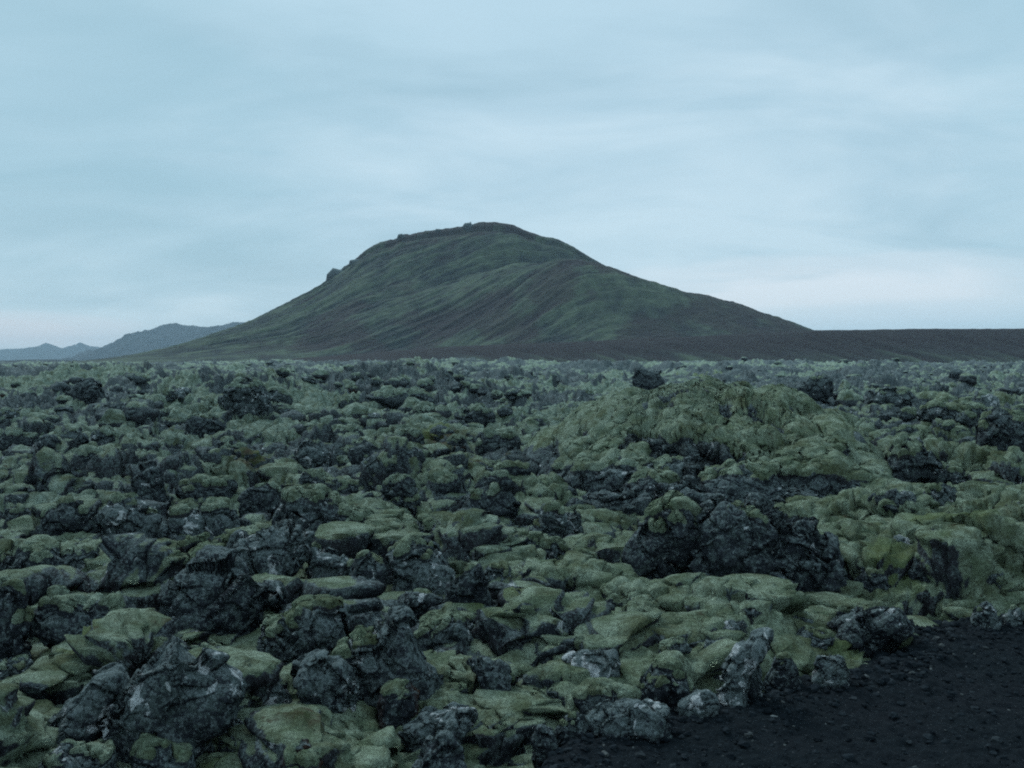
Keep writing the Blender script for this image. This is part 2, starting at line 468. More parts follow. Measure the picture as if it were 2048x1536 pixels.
     [(920, 1020), (935, 985), (975, 958), (1015, 965), (1048, 1000), (1045, 1030), (1000, 1046), (940, 1042)]),
    (1042, 1000, 1180, 1082, 0.8, 'l', 0.12, 'grey pitted boulder between the squat boulder and the dark crag', None),
    (978, 1070, 1150, 1130, 0.6, 'l', 0.35, 'long lichened ledge in the moss right of the central stack', None),
    (1118, 1096, 1208, 1152, 0.9, 'd', 0.2, 'dark smooth stone at the right end of the long lichened ledge', None),
    (730, 770, 892, 812, 0.8, 'd', 0.3, 'dark overhung ledge in the far middle ground, left of centre', None),
    (910, 800, 995, 858, 0.8, 'd', 0.2, 'dark block with grey front behind the yellow heath patch', None),
    (955, 862, 1050, 926, 0.8, 'd', 0.3, 'dark angular rock right of the yellow heath patch', None),
    (868, 908, 948, 952, 0.9, 'l', 0.2, 'grey rock in the middle of the yellow heath patch', None),
    (760, 860, 860, 915, 0.9, 'd', 0.45, 'moss-edged rock at the left of the yellow heath patch', None),
    (650, 855, 735, 895, 0.8, 'd', 0.3, 'flat dark rock left of the heath patch in the middle distance', None),
    (820, 1030, 925, 1088, 0.9, 'l', 0.3, 'smooth grey slab lying in the moss ridge above the central stack', None),
    # left middle ground
    (435, 756, 545, 848, 0.8, 'l', 0.35, 'tallest dark crag of the left middle distance',
     [(438, 820), (445, 775), (470, 752), (500, 750), (525, 772), (540, 800), (540, 840), (490, 848), (450, 840)]),
    (135, 748, 215, 810, 0.8, 'd', 0.0, 'jagged dark crag far left under the skyline', None),
    (372, 828, 445, 876, 0.8, 'd', 0.2, 'dark lump of lava below and left of the tallest crag', None),
    (122, 894, 235, 956, 0.7, 'd', 0.25, 'dark twin-humped rock in the far left middle ground', None),
    (222, 900, 305, 958, 0.8, 'd', 0.3, 'sloping dark rock beside the twin-humped one', None),
    (255, 922, 335, 1020, 0.8, 'd', 0.0, 'tall dark spire-like rock in the left middle ground',
     [(258, 1010), (265, 960), (285, 930), (305, 922), (325, 945), (335, 1000), (320, 1020), (275, 1020)]),
    (408, 882, 535, 940, 0.7, 'l', 0.1, 'flat grey rock with a white fleck above the green grass patch', None),
    (340, 900, 412, 952, 0.9, 'd', 0.1, 'black boulder left of the green grass patch', None),
    (590, 880, 665, 940, 0.9, 'l', 0.1, 'grey boulder right of the green grass patch', None),
    (355, 952, 475, 1012, 0.7, 'd', 0.35, 'dark shelf of rock with a black slot beneath it, below the grass patch', None),
    (472, 960, 565, 1052, 0.8, 'd', 0.1, 'pointed dark rock right of the slotted shelf', None),
    (70, 990, 220, 1092, 0.7, 'd', 0.15, 'wide dark lava block with one pale plate, left side', None),
    (202, 1000, 335, 1096, 0.8, 'l', 0.05, 'grey block right of the wide dark block on the left side', None),
    (315, 1008, 478, 1092, 0.7, 'l', 0.08, 'large smooth grey-green slab above the rust brown boulder',
     [(320, 1060), (335, 1020), (400, 1008), (450, 1015), (475, 1045), (478, 1085), (400, 1092), (330, 1090)]),
    (550, 992, 765, 1090, 0.8, 'd', 0.4, 'large moss-hooded boulder above and left of the central stack',
     [(555, 1040), (575, 1005), (640, 992), (700, 1010), (745, 1045), (765, 1080), (700, 1090), (600, 1085), (560, 1075)]),
    (0, 1000, 72, 1064, 1.0, 'd', 0.2, 'dark stone at the left picture edge beside the wide dark block', None),
    (0, 860, 80, 905, 0.9, 'd', 0.3, 'low dark rock at the far left edge of the middle ground', None),
]




def boulder_spot(x0, y0, x1, y1, dr, label=''):
    """ground position of a boulder whose foot shows at y1 in the photograph"""
    cx = (x0 + x1) / 2
    gy = min(flat_hit(cx, y1, 0.05)[1], 400)
    if 'on top of the great mound' in label:
        gy = 20.0
    if 'crown of the great mound' in label:
        gy = 22.0
    w = (x1 - x0) / F * gy
    yc = gy + w * dr * 0.38
    w = (x1 - x0) / F * yc
    return ray(cx, y1)[0] * yc, yc, w, w * dr


SPOTS = [boulder_spot(*b_[:5]) for b_ in BOULDERS if b_[3] >= 860 and 'great mound' not in b_[7]] + \
        [boulder_spot(*b_[:5]) for b_ in BOULDERS if b_[3] >= 980 and 'great mound' in b_[7] and 'great moss' not in b_[7]]


def make_room(x, y, h):
    """the ground dips to the foot of each boulder"""
    h = h.copy()
    for cx, cy, w, dp in SPOTS:
        rx, ry = w * 0.62 + 0.05, dp * 0.75 + 0.22
        k = (np.abs(x - cx) < 1.7 * rx) & (np.abs(y - cy + dp * 0.45) < 1.7 * ry)
        if not k.any():
            continue
        d2 = ((x[k] - cx) / rx) ** 2 + ((y[k] - cy + dp * 0.45) / ry) ** 2
        hk = h[k]
        h[k] = hk + np.exp(-d2 * d2) * 0.50 * (np.minimum(hk, 0.03) - hk)
    return h


def base_height(x, y):
    """slow swells and hummocks of the ground"""
    h = 0.5 * fbm2(x / 9.0 + 3.1, y / 9.0, 2, 11) * smooth(8, 30, y) + 0.05
    h = h + 1.5 * np.maximum(0, 0.30 - np.abs(fbm2(x / 17.0 + 5, y / 26.0, 3, 13))) * 2.2 * smooth(45, 110, y)
    h = h + 1.9 * fbm2(x / 45.0 + 3.1, y / 45.0 + 8, 2, 12) * smooth(35, 90, y) + 0.9 * smooth(120, 350, y)
    h = h + 0.5 * np.exp(-((x - 5.8) / 2.4) ** 2 - ((y - 14.0) / 4.0) ** 2)
    acc = 1e-12
    for cx, cy, w, dp, z in HUM:
        d2 = ((x - cx) / w) ** 2 + ((y - cy) / dp) ** 2
        acc = acc + (z * np.exp(-d2 * 1.5)) ** 4
    return h + 1.0 * acc ** 0.25


def terrain(x, y, detail=True):
    x = np.asarray(x, np.float64); y = np.asarray(y, np.float64)
    e = edge_dist(x, y)
    off = smooth(-0.9, 0.05, e)          # 1 on the road
    wx = x + 0.55 * fbm2(x / 1.1, y / 1.1, 3, 31); wy = y + 0.55 * fbm2(x / 1.1 + 40, y / 1.1, 3, 32)
    far = smooth(25, 90, y)
    h = base_height(x, y)
    a = 0.50 + 0.30 * far
    rough_zone = smooth(-0.12, 0.22, fbm2(x / 6.0 + 55, y / 6.0, 2, 33) + 0.15 * far)
    bl = blocks2(wx / 1.5, wy / 1.5, 41, 14.0, 0.25)
    bl2 = blocks2(wx / 0.62, wy / 0.62, 42, 12.0, 0.25)
    big = 1 + 0.5 * smooth(60, 260, y)
    sm = 1 - 0.85 * smooth(40, 115, y)
    h = h + big * bl * (0.22 + 0.38 * rough_zone + 0.35 * far) * (0.5 + 0.5 * sm) + bl2 * (0.08 + 0.24 * rough_zone) * sm
    h = h + (domes2(wx / 2.1, wy / 2.1, 51) - .5) * a + (domes2(wx / 1.0, wy / 1.0, 52) - .4) * 0.38 * sm + (pillows2(wx / 0.62, wy / 0.55, 54) - .4) * 0.33 * sm
    # tilted slabs: a broken face towards the road, then a long back that sinks away
    u = (0.92 * y + 0.30 * x) / 2.0 + 1.15 * fbm2(x / 2.8 + 11, y / 2.8, 3, 35)
    fr = u - np.floor(u)
    amp = 0.15 + 0.75 * smooth(-0.25, 0.45, fbm2(x / 2.2 + 31, y / 2.2, 2, 36))
    h = h + (0.42 + 0.40 * far) * amp * (smooth(0.0, 0.09, fr) * (1 - fr) - 0.35)
    u = (0.80 * y - 0.55 * x) / 0.95 + 1.1 * fbm2(x / 1.5 + 71, y / 1.5, 3, 37)
    fr = u - np.floor(u)
    h = h + 0.20 * sm * smooth(-0.1, 0.4, fbm2(x / 1.6 + 5, y / 1.6, 2, 38)) * (smooth(0.0, 0.12, fr) * (1 - fr) - 0.35)
    h = h + far * (0.9 * (domes2(wx / 5.5, wy / 6.5, 58) - .4) + 1.3 * (domes2(wx / 13.0, wy / 17.0, 59) - .3)) + 0.5 * far * (domes2(wx / 2.6, wy / 3.4, 60) - .4)
    gm = smooth(-0.30, 0.15, fbm2(x / 3.5 + 70, y / 3.5, 2, 34))
    h = h - gm * (0.34 * gaps2(wx / 1.9, wy / 1.5, 56, 8.0) + 0.10 * gaps2(wx / 0.7, wy / 0.5, 57, 7.0)) * sm
    if detail:
        h = h + (pillows2(wx / 0.30, wy / 0.25, 53) - .4) * 0.13 + (pillows2(wx / 0.13, wy / 0.11, 55) - .4) * 0.055 + 0.13 * fbm2(x / 0.42, y / 0.36, 5, 64, 0.64)
        h = h + 0.16 * sm * fbm2(x / 0.3, y / 0.3, 4, 61, 0.62) * rough_zone
        h = h + 0.05 * sm * fbm2(x / 0.13, y / 0.13, 3, 62, .6)
    h = make_room(x, y, h - 0.10)
    h = h * (1 - off) + off * (-0.12)
    return h


def ground_hit(px, py):
    d = ray(px, py)
    ts = np.geomspace(3.5, 500, 900)
    hs = terrain(d[0] * ts, ts, False)
    zs = CAM_Z + d[2] * ts
    k = np.argmax(zs < hs) if (zs < hs).any() else len(ts) - 1
    return d[0] * ts[k], ts[k], hs[k]

# ------------------------------------------------------------------ materials


def new_mat(name):
    m = bpy.data.materials.new(name)
    m.use_nodes = True
    t = m.node_tree
    t.nodes.clear()
    out = N(t, 'ShaderNodeOutputMaterial')
    b = N(t, 'ShaderNodeBsdfPrincipled')
    b.inputs['Specular IOR Level'].default_value = 0.06
    t.links.new(b.outputs[0], out.inputs[0])
    return m, t, b


def coords(t):
    return N(t, 'ShaderNodeNewGeometry').outputs['Position']


def noise(t, vec, scale, detail=3.0, rough=0.5, dist=0.0):
    n = N(t, 'ShaderNodeTexNoise', i_Scale=scale, i_Detail=detail, i_Roughness=rough, i_Distortion=dist)
    t.links.new(vec, n.inputs['Vector'])
    return n.outputs[0]


def nramp(t, sock, pts, interp='LINEAR'):
    r = ramp(t, pts, interp)
    t.links.new(sock, r.inputs[0])
    return r.outputs[0]


def bump(t, h, strength, dist, normal=None):
    b = N(t, 'ShaderNodeBump')
    b.inputs['Strength'].default_value = strength
    b.inputs['Distance'].default_value = dist
    t.links.new(h, b.inputs['Height'])
    if normal is not None:
        t.links.new(normal, b.inputs['Normal'])
    return b.outputs[0]


def moss_nodes(t, P):
    """woolly fringe moss: grey green far out, warmer and greener nearer the road"""
    sp = N(t, 'ShaderNodeSeparateXYZ')
    t.links.new(P, sp.inputs[0])
    out = math_(t, 'ADD', math_(t, 'MULTIPLY', math_(t, 'SUBTRACT', sp.outputs[1], 9.0), 0.035), math_(t, 'MULTIPLY', sp.outputs[0], -0.05))
    out = math_(t, 'ADD', out, math_(t, 'MULTIPLY', math_(t, 'SUBTRACT', noise(t, P, 0.45, 3), 0.5), 2.2), clamp=True)
    c = mixc(t, out, (0.205, 0.275, 0.175), (0.215, 0.295, 0.235))
    lite = mixc(t, out, (0.44, 0.55, 0.415), (0.44, 0.56, 0.47))
    c = mixc(t, nramp(t, noise(t, P, 3.2, 5, 0.65), [(0.40, 0.0), (0.62, 1.0)]), c, lite)
    c = mixc(t, nramp(t, noise(t, P, 1.9, 5, 0.7, 0.5), [(0.52, 0.0), (0.66, 0.8)]), c, (0.135, 0.155, 0.075))
    c = mixc(t, nramp(t, noise(t, P, 7.5, 4, 0.7, 0.4), [(0.50, 0.0), (0.64, 0.7)]), c, (0.11, 0.13, 0.07))
    c = mixc(t, nramp(t, noise(t, P, 45.0, 3, 0.7), [(0.35, 0.6), (0.62, 0.0)]), c, (0.08, 0.095, 0.06))
    c = mixc(t, nramp(t, noise(t, P, 5.0, 4, 0.7), [(0.64, 0.0), (0.70, 0.6)]), c, (0.085, 0.05, 0.03))
    n = bump(t, noise(t, P, 11.0, 6, 0.75), 1.0, 0.13)
    n = bump(t, noise(t, P, 55.0, 4, 0.75), 1.0, 0.035, n)
    return c, n


def rock_nodes(t, P, lichen=0.5, brown=0.0, tone=1.0):
    d = (0.016 * tone, 0.020 * tone, 0.025 * tone)
    l = (0.062 * tone, 0.074 * tone, 0.088 * tone)
    c = mixc(t, nramp(t, noise(t, P, 5.0, 5, 0.65), [(0.35, 0.0), (0.68, 1.0)]), d, l)
    if brown:
        c = mixc(t, nramp(t, noise(t, P, 2.2, 3), [(0.42, brown), (0.6, 0.0)]), c, (0.085, 0.045, 0.03))
    g = N(t, 'ShaderNodeNewGeometry')
    s = N(t, 'ShaderNodeSeparateXYZ')
    t.links.new(g.outputs['Normal'], s.inputs[0])
    up = math_(t, 'MULTIPLY', s.outputs[2], 0.10)
    e = 0.66 - 0.17 * lichen
    l1 = math_(t, 'ADD', noise(t, P, 13.0, 6, 0.75, 0.4), up)
    c = mixc(t, nramp(t, l1, [(e - 0.04, 0.0), (e + 0.05, 0.9)]), c, (0.105, 0.140, 0.138))
    l2 = math_(t, 'ADD', noise(t, P, 32.0, 4, 0.7, 0.2), up)
    c = mixc(t, nramp(t, l2, [(e + 0.01, 0.0), (e + 0.06, 0.85)]), c, (0.20, 0.25, 0.255))
    l3 = math_(t, 'ADD', noise(t, P, 5.3, 3, 0.6, 0.8), math_(t, 'MULTIPLY', s.outputs[2], 0.05))
    c = mixc(t, nramp(t, l3, [(e + 0.13, 0.0), (e + 0.145, 0.9)]), c, (0.58, 0.62, 0.63))
    n = bump(t, noise(t, P, 6.0, 6, 0.7), 1.0, 0.12)
    v = N(t, 'ShaderNodeTexVoronoi', i_Scale=24.0)
    t.links.new(P, v.inputs['Vector'])
    n = bump(t, v.outputs['Distance'], 0.8, 0.03, n)
    n = bump(t, noise(t, P, 42.0, 4, 0.75), 1.0, 0.035, n)
    return c, n


def finish(t, b, c, n, rough=0.95):
    t.links.new(c, b.inputs['Base Color'])
    t.links.new(n, b.inputs['Normal'])
    b.inputs['Roughness'].default_value = rough


def rock_mat(name, **kw):
    m, t, b = new_mat(name)
    c, n = rock_nodes(t, coords(t), **kw)
    finish(t, b, c, n)
    return m


def moss_mat(name):
    m, t, b = new_mat(name)
    c, n = moss_nodes(t, coords(t))
    finish(t, b, c, n)
    return m


def mixed_mat(name):
    """moss over rock by the baked moss attribute; heath by the second attribute"""
    m, t, b = new_mat(name)
    P = coords(t)
    mc, mn = moss_nodes(t, P)
    rc, rn = rock_nodes(t, P, 0.5, 0.12)
    a = N(t, 'ShaderNodeAttribute', attribute_name='moss')
    h = N(t, 'ShaderNodeAttribute', attribute_name='heath')
    g = N(t, 'ShaderNodeAttribute', attribute_name='grass')
    f = math_(t, 'ADD', a.outputs['Fac'], math_(t, 'MULTIPLY', math_(t, 'SUBTRACT', noise(t, P, 11.0, 4, 0.65), 0.5), 0.9))
    f = nramp(t, f, [(0.42, 0.0), (0.56, 1.0)])
    hn = nramp(t, noise(t, P, 7.0, 4, 0.7), [(0.4, 0.0), (0.6, 1.0)])
    hc = mixc(t, hn, (0.085, 0.045, 0.03), (0.065, 0.085, 0.03))
    mc = mixc(t, h.outputs['Fac'], mc, hc)
    mc = mixc(t, g.outputs['Fac'], mc, (0.15, 0.20, 0.05))
    c = mixc(t, f, rc, mc)
    nm = N(t, 'ShaderNodeMix', data_type='VECTOR')
    t.links.new(f, nm.inputs[0])
    t.links.new(rn, nm.inputs[4])
    t.links.new(mn, nm.inputs[5])
    finish(t, b, c, nm.outputs[1])
    return m


M_DARK = rock_mat('dark_lava', lichen=0.58)
M_LICH = rock_mat('lichened_lava', lichen=0.88, tone=1.1)
M_WHITE = rock_mat('white_lichen_lava', lichen=1.15, tone=1.1)
M_BROWN = rock_mat('rusty_lava', lichen=0.35, brown=0.9)
M_MOSS = moss_mat('woolly_moss')
M_MIX = mixed_mat('mossy_lava_ground')

# ------------------------------------------------------------------ mesh helpers


def mesh_np(name, V, Fc, mat, smooth_=True, attrs=None):
    me = bpy.data.meshes.new(name)
    k = Fc.shape[1]
    me.vertices.add(len(V)); me.loops.add(Fc.size); me.polygons.add(len(Fc))
    me.vertices.foreach_set('co', np.ascontiguousarray(V, np.float32).ravel())
    me.loops.foreach_set('vertex_index', np.ascontiguousarray(Fc, np.int32).ravel())
    me.polygons.foreach_set('loop_start', np.arange(0, Fc.size, k, dtype=np.int32))
    me.polygons.foreach_set('loop_total', np.full(len(Fc), k, np.int32))
    me.polygons.foreach_set('use_smooth', np.full(len(Fc), smooth_, bool))
    for an, av in (attrs or {}).items():
        a = me.attributes.new(an, 'FLOAT', 'POINT')
        a.data.foreach_set('value', np.ascontiguousarray(av, np.float32).ravel())
    me.update(calc_edges=True)
    if mat:
        me.materials.append(mat)
    return me


def link(name, me, parent=None, loc=(0, 0, 0), rz=0.0, **props):
    o = bpy.data.objects.new(name, me)
    COL.objects.link(o)
    o.location = loc
    o.rotation_euler = (0, 0, rz)
    if parent:
        o.parent = parent
    for k, v in props.items():
        if v is not None:
            o[k] = v
    return o


def grid_faces(nr, nc):
    i = np.arange(nr - 1)[:, None] * nc + np.arange(nc - 1)[None, :]
    i = i.ravel()
    return np.stack([i, i + 1, i + nc + 1, i + nc], 1)


def grid_normals_z(X, Y, Z):
    ax = np.stack([np.gradient(X, axis=1), np.gradient(Y, axis=1), np.gradient(Z, axis=1)], -1)
    ay = np.stack([np.gradient(X, axis=0), np.gradient(Y, axis=0), np.gradient(Z, axis=0)], -1)
    n = np.cross(ax, ay)
    return np.abs(n[..., 2]) / (np.linalg.norm(n, axis=-1) + 1e-12)


_ico = {}


def ico(level):
    if level in _ico:
        return _ico[level]
    p = (1 + 5 ** .5) / 2
    V = [(-1, p, 0), (1, p, 0), (-1, -p, 0), (1, -p, 0), (0, -1, p), (0, 1, p), (0, -1, -p), (0, 1, -p), (p, 0, -1), (p, 0, 1), (-p, 0, -1), (-p, 0, 1)]
    Fc = [(0, 11, 5), (0, 5, 1), (0, 1, 7), (0, 7, 10), (0, 10, 11), (1, 5, 9), (5, 11, 4), (11, 10, 2), (10, 7, 6), (7, 1, 8),
          (3, 9, 4), (3, 4, 2), (3, 2, 6), (3, 6, 8), (3, 8, 9), (4, 9, 5), (2, 4, 11), (6, 2, 10), (8, 6, 7), (9, 8, 1)]
    V = np.array(V, float); V /= np.linalg.norm(V, axis=1)[:, None]; Fc = np.array(Fc)
    for _ in range(level):
        e = np.concatenate([Fc[:, [0, 1]], Fc[:, [1, 2]], Fc[:, [2, 0]]]); es = np.sort(e, 1)
        u, inv = np.unique(es, axis=0, return_inverse=True)
        inv = inv.ravel()
        mid = V[u[:, 0]] + V[u[:, 1]]; mid /= np.linalg.norm(mid, axis=1)[:, None]
        n0 = len(V); V = np.concatenate([V, mid]); n = len(Fc)
        a, b, c = inv[:n] + n0, inv[n:2 * n] + n0, inv[2 * n:] + n0
        Fc = np.concatenate([np.stack([Fc[:, 0], a, c], 1), np.stack([Fc[:, 1], b, a], 1), np.stack([Fc[:, 2], c, b], 1), np.stack([a, b, c], 1)])
    _ico[level] = (V, Fc)
    return _ico[level]


def vnormals(V, Fc):
    n = np.cross(V[Fc[:, 1]] - V[Fc[:, 0]], V[Fc[:, 2]] - V[Fc[:, 0]])
    vn = np.zeros_like(V)
    for i in range(3):
        np.add.at(vn, Fc[:, i], n)
    return vn / (np.linalg.norm(vn, axis=1)[:, None] + 1e-12)


def radial(poly, th):
    """distance from the origin to a closed outline along each angle"""
    out = np.zeros(len(th))
    P = np.asarray(poly, float); Q = np.roll(P, -1, 0)
    dx, dy = np.cos(th), np.sin(th)
    for (ax, ay), (bx, by) in zip(P, Q):
        ex, ey = bx - ax, by - ay
        den = dx * ey - dy * ex
        den = np.where(np.abs(den) < 1e-9, 1e-9, den)
        t = (ax * ey - ay * ex) / den
        s = (ax * dy - ay * dx) / den
        ok = (t > 0) & (s >= -1e-6) & (s <= 1 + 1e-6)
        out = np.where(ok, np.maximum(out, t), out)
    out = np.where(out <= 0, np.median(out[out > 0]), out)
    return out


def random_outline(w, h, rnd, n=9):
    pts = []
    for i in range(n):
        a = (i + rnd.uniform(-.32, .32)) / n * 2 * math.pi
        r = rnd.uniform(.78, 1.06)
        q = (abs(math.cos(a)) ** 3 + abs(math.sin(a)) ** 3) ** (-1 / 3)
        pts.append((w / 2 * r * q * math.cos(a), h / 2 * r * q * math.sin(a)))
    return pts


def rock_mesh(w, h, dep, seed, outline=None, level=5, rough=1.0, facet=1.0, moss=0.5, mat=None, puff=1.0, box=0.75, slope=0):
    """returns (rock mesh, moss cap mesh or None); origin at the base centre; x across, y away, z up"""
    rnd = random.Random(seed)
    D, Fc = ico(level)
    if outline is None:
        outline = random_outline(w, h, rnd)
    th = np.arctan2(D[:, 2], D[:, 0])
    r = radial(outline, th)
    m = np.hypot(D[:, 0], D[:, 2])
    mm = m ** box
    V = np.zeros_like(D)
    lean = rnd.uniform(-.15, .15)
    V[:, 0] = r * mm * np.cos(th)
    V[:, 2] = r * mm * np.sin(th)
    V[:, 1] = dep / 2 * np.sign(D[:, 1]) * np.abs(D[:, 1]) ** box + lean * V[:, 2]
    if slope:
        zz = V[:, 2] + h / 2
        V[:, 2] = zz * (slope + (1 - slope) * smooth(-0.48, 0.12, V[:, 1] / dep)) - h / 2
    s = (w * h * dep) ** (1 / 3)
    sd = seed * 7 + 3
    off = np.array([rnd.uniform(0, 90) for _ in range(3)])
    n = vnormals(V, Fc)
    a1 = min(0.42 * s, 0.62)
    f1, c1 = facets3(V / a1 + off, sd)
    V = V + n * (f1 * 0.35 * a1 * facet)[:, None]
    n = vnormals(V, Fc)
    a2 = 0.45 * a1
    f2, c2 = facets3(V / a2 + off, sd + 20)
    g = fbm3(V / (0.5 * s) + off, 3, sd + 9)
    V = V + n * (f2 * 0.27 * a2 * facet * rough + g * min(0.12 * s, 0.3) - 0.09 * a1 * rough * np.exp(-c1 * 9))[:, None]
    n = vnormals(V, Fc)
    sc = min(max(0.10, 0.11 * s), 0.22)
    V = V + n * ((fbm3(V / sc + off, 4, sd + 40, 0.55)) * 0.26 * sc * rough)[:, None]
    V[:, 2] += h / 2
    if slope:
        n = vnormals(V, Fc)
        wv = V + 0.35 * np.stack([fbm3(V / 1.2 + off, 2, sd + 88), fbm3(V / 1.2 + off + 9, 2, sd + 89), fbm3(V / 1.2 + off + 18, 2, sd + 90)], 1)
        p1, c1 = pillows3(wv / 1.25 + off, sd + 84)
        p2, c2 = pillows3(wv / 0.5 + off, sd + 85)
        p3, c3 = pillows3(wv / 0.24 + off, sd + 86)
        V = V + n * ((p1 - .4) * 0.22 + (p2 - .4) * 0.12 + (p3 - .4) * 0.06 - 0.10 * np.exp(-c1 * 8) * (fbm3(V / 1.5 + off, 2, sd + 91) > -0.1)
                     + 0.14 * fbm3(V / .4 + off, 4, sd + 87, .6))[:, None]
    me = mesh_np('rock', V, Fc, mat)
    cap = None
    if moss > 0:
        n = vnormals(V, Fc)
        # soften normals for the moss so that it lies in a continuous cushion
        nz = n[:, 2].copy()
        for _ in range({7: 24, 6: 14, 5: 7, 4: 4}.get(level, 2)):
            acc = np.zeros_like(nz); cnt = np.zeros_like(nz)
            for i in range(3):
                for j in range(3):
                    if i != j:
                        np.add.at(acc, Fc[:, i], nz[Fc[:, j]]); np.add.at(cnt, Fc[:, i], 1)
            nz = acc / cnt
        q = nz + 0.75 * fbm3(V / (0.55 * s ** .6) + off + 50, 3, sd + 60) + 0.45 * fbm3(V / (0.16 * s ** .6) + off + 50, 3, sd + 61) + 0.25 * (V[:, 2] / h - .6)
        if slope:
            q = q - 0.7 * smooth(0.50, 0.22, V[:, 2] / h)
        thr = 0.98 - 0.85 * moss
        mk = smooth(thr - 0.10, thr + 0.22, q)
        fm = mk[Fc].mean(1) > 0.03
        if fm.sum() > 6:
            used, inv = np.unique(Fc[fm], return_inverse=True)
            tk = min(0.085, 0.085 * s) * puff if s < 3 else 0.10
            dm = pillows2(V[:, 0] / (0.34 * s ** .4) + off[0], V[:, 1] / (0.30 * s ** .4) + V[:, 2] / 0.5, sd + 70) + 0.5 * pillows2(V[:, 0] / 0.14 + off[0], V[:, 1] / 0.14 + V[:, 2] / 0.3, sd + 71)
            VS = V.copy()
            E = np.concatenate([Fc[:, [0, 1]], Fc[:, [1, 2]], Fc[:, [2, 0]]])
            E = np.concatenate([E, E[:, ::-1]])
            cnt = np.bincount(E[:, 0], minlength=len(V))[:, None]
            for _ in range({7: 16, 6: 14, 5: 6, 4: 2}.get(level, 2)):
                VS = np.stack([np.bincount(E[:, 0], VS[E[:, 1], j], minlength=len(V)) for j in range(3)], 1) / cnt
            VS = V + (VS - V) * smooth(0.05, 0.6, mk)[:, None]
            up = n * 0.7 + np.array([0, 0, 0.55])
            VM = VS + up * ((mk * (0.75 + 0.6 * dm) * tk) - 0.012 * (mk < 0.04))[:, None]
            VU = VM[used]; MU = smooth(0.04, 0.75, mk)[used]; FU = inv.reshape(-1, 3)
            lab = np.arange(len(VU))
            while True:                                   # separate cushions are separate parts
                new = lab.copy()
                m3 = lab[FU].min(1)
                for i in range(3):
                    np.minimum.at(new, FU[:, i], m3)
                new = new[new]
                if (new == lab).all():
                    break
                lab = new
            cap = []
            for lb in np.unique(lab):
                fk = lab[FU[:, 0]] == lb
                if fk.sum() < 0.012 * len(Fc):
                    continue
                us, iv = np.unique(FU[fk], return_inverse=True)
                z_ = np.zeros(len(us))
                cap.append(mesh_np('moss_cap', VU[us], iv.reshape(-1, 3), M_MIX, True, {'moss': MU[us], 'heath': z_, 'grass': z_}))
    return me, cap


def put_rock(name, rock, cap, loc, rz, label, cat, group=None):
    o = link(name, rock, None, loc, rz, label=label, category=cat, group=group)
    for c_ in cap or []:
        link('moss_cap', c_, o)
    return o


#SECTION_SETTING
# ------------------------------------------------------------------ ground of moss and lava


def heath_fields(X, Y):
    hp = [(870, 910, 90, 45), (520, 950, 95, 28), (985, 930, 70, 40), (800, 1370, 60, 26), (1900, 1195, 90, 22), (1460, 820, 70, 30), (180, 1290, 60, 25),
          (1060, 1480, 70, 35), (420, 1105, 40, 20), (330, 1340, 40, 20), (600, 1470, 60, 30), (1020, 1100, 40, 18)]
    gp = [(1040, 1225, 110, 22), (1110, 1330, 40, 14), (150, 1340, 70, 30), (420, 1490, 60, 30), (1880, 1120, 150, 50), (540, 945, 60, 14), (1400, 762, 50, 12),
          (1080, 1470, 60, 30), (860, 890, 50, 14), (1700, 1265, 60, 14), (470, 1300, 60, 25), (270, 1130, 60, 18), (1780, 1150, 90, 40)]
    out = []
    for lst, sd in ((hp, 81), (gp, 82)):
        a = np.zeros(X.shape)
        for px, py, rx, ry in lst:
            b = flat_hit(px, py, 0.15)
            sx = rx / F * b[1]
            sy = max(sx * 0.6, abs(flat_hit(px, py - ry, 0.15)[1] - b[1]) * .5)
            d = ((X - b[0]) / sx) ** 2 + ((Y - b[1]) / sy) ** 2
            a = np.maximum(a, np.exp(-d * 1.2))
        a = a + 0.7 * fbm2(X / 0.5, Y / 0.5, 3, sd)
        out.append(smooth(0.42, 0.72, a) * (0.8 if sd == 81 else 0.42))
    return out


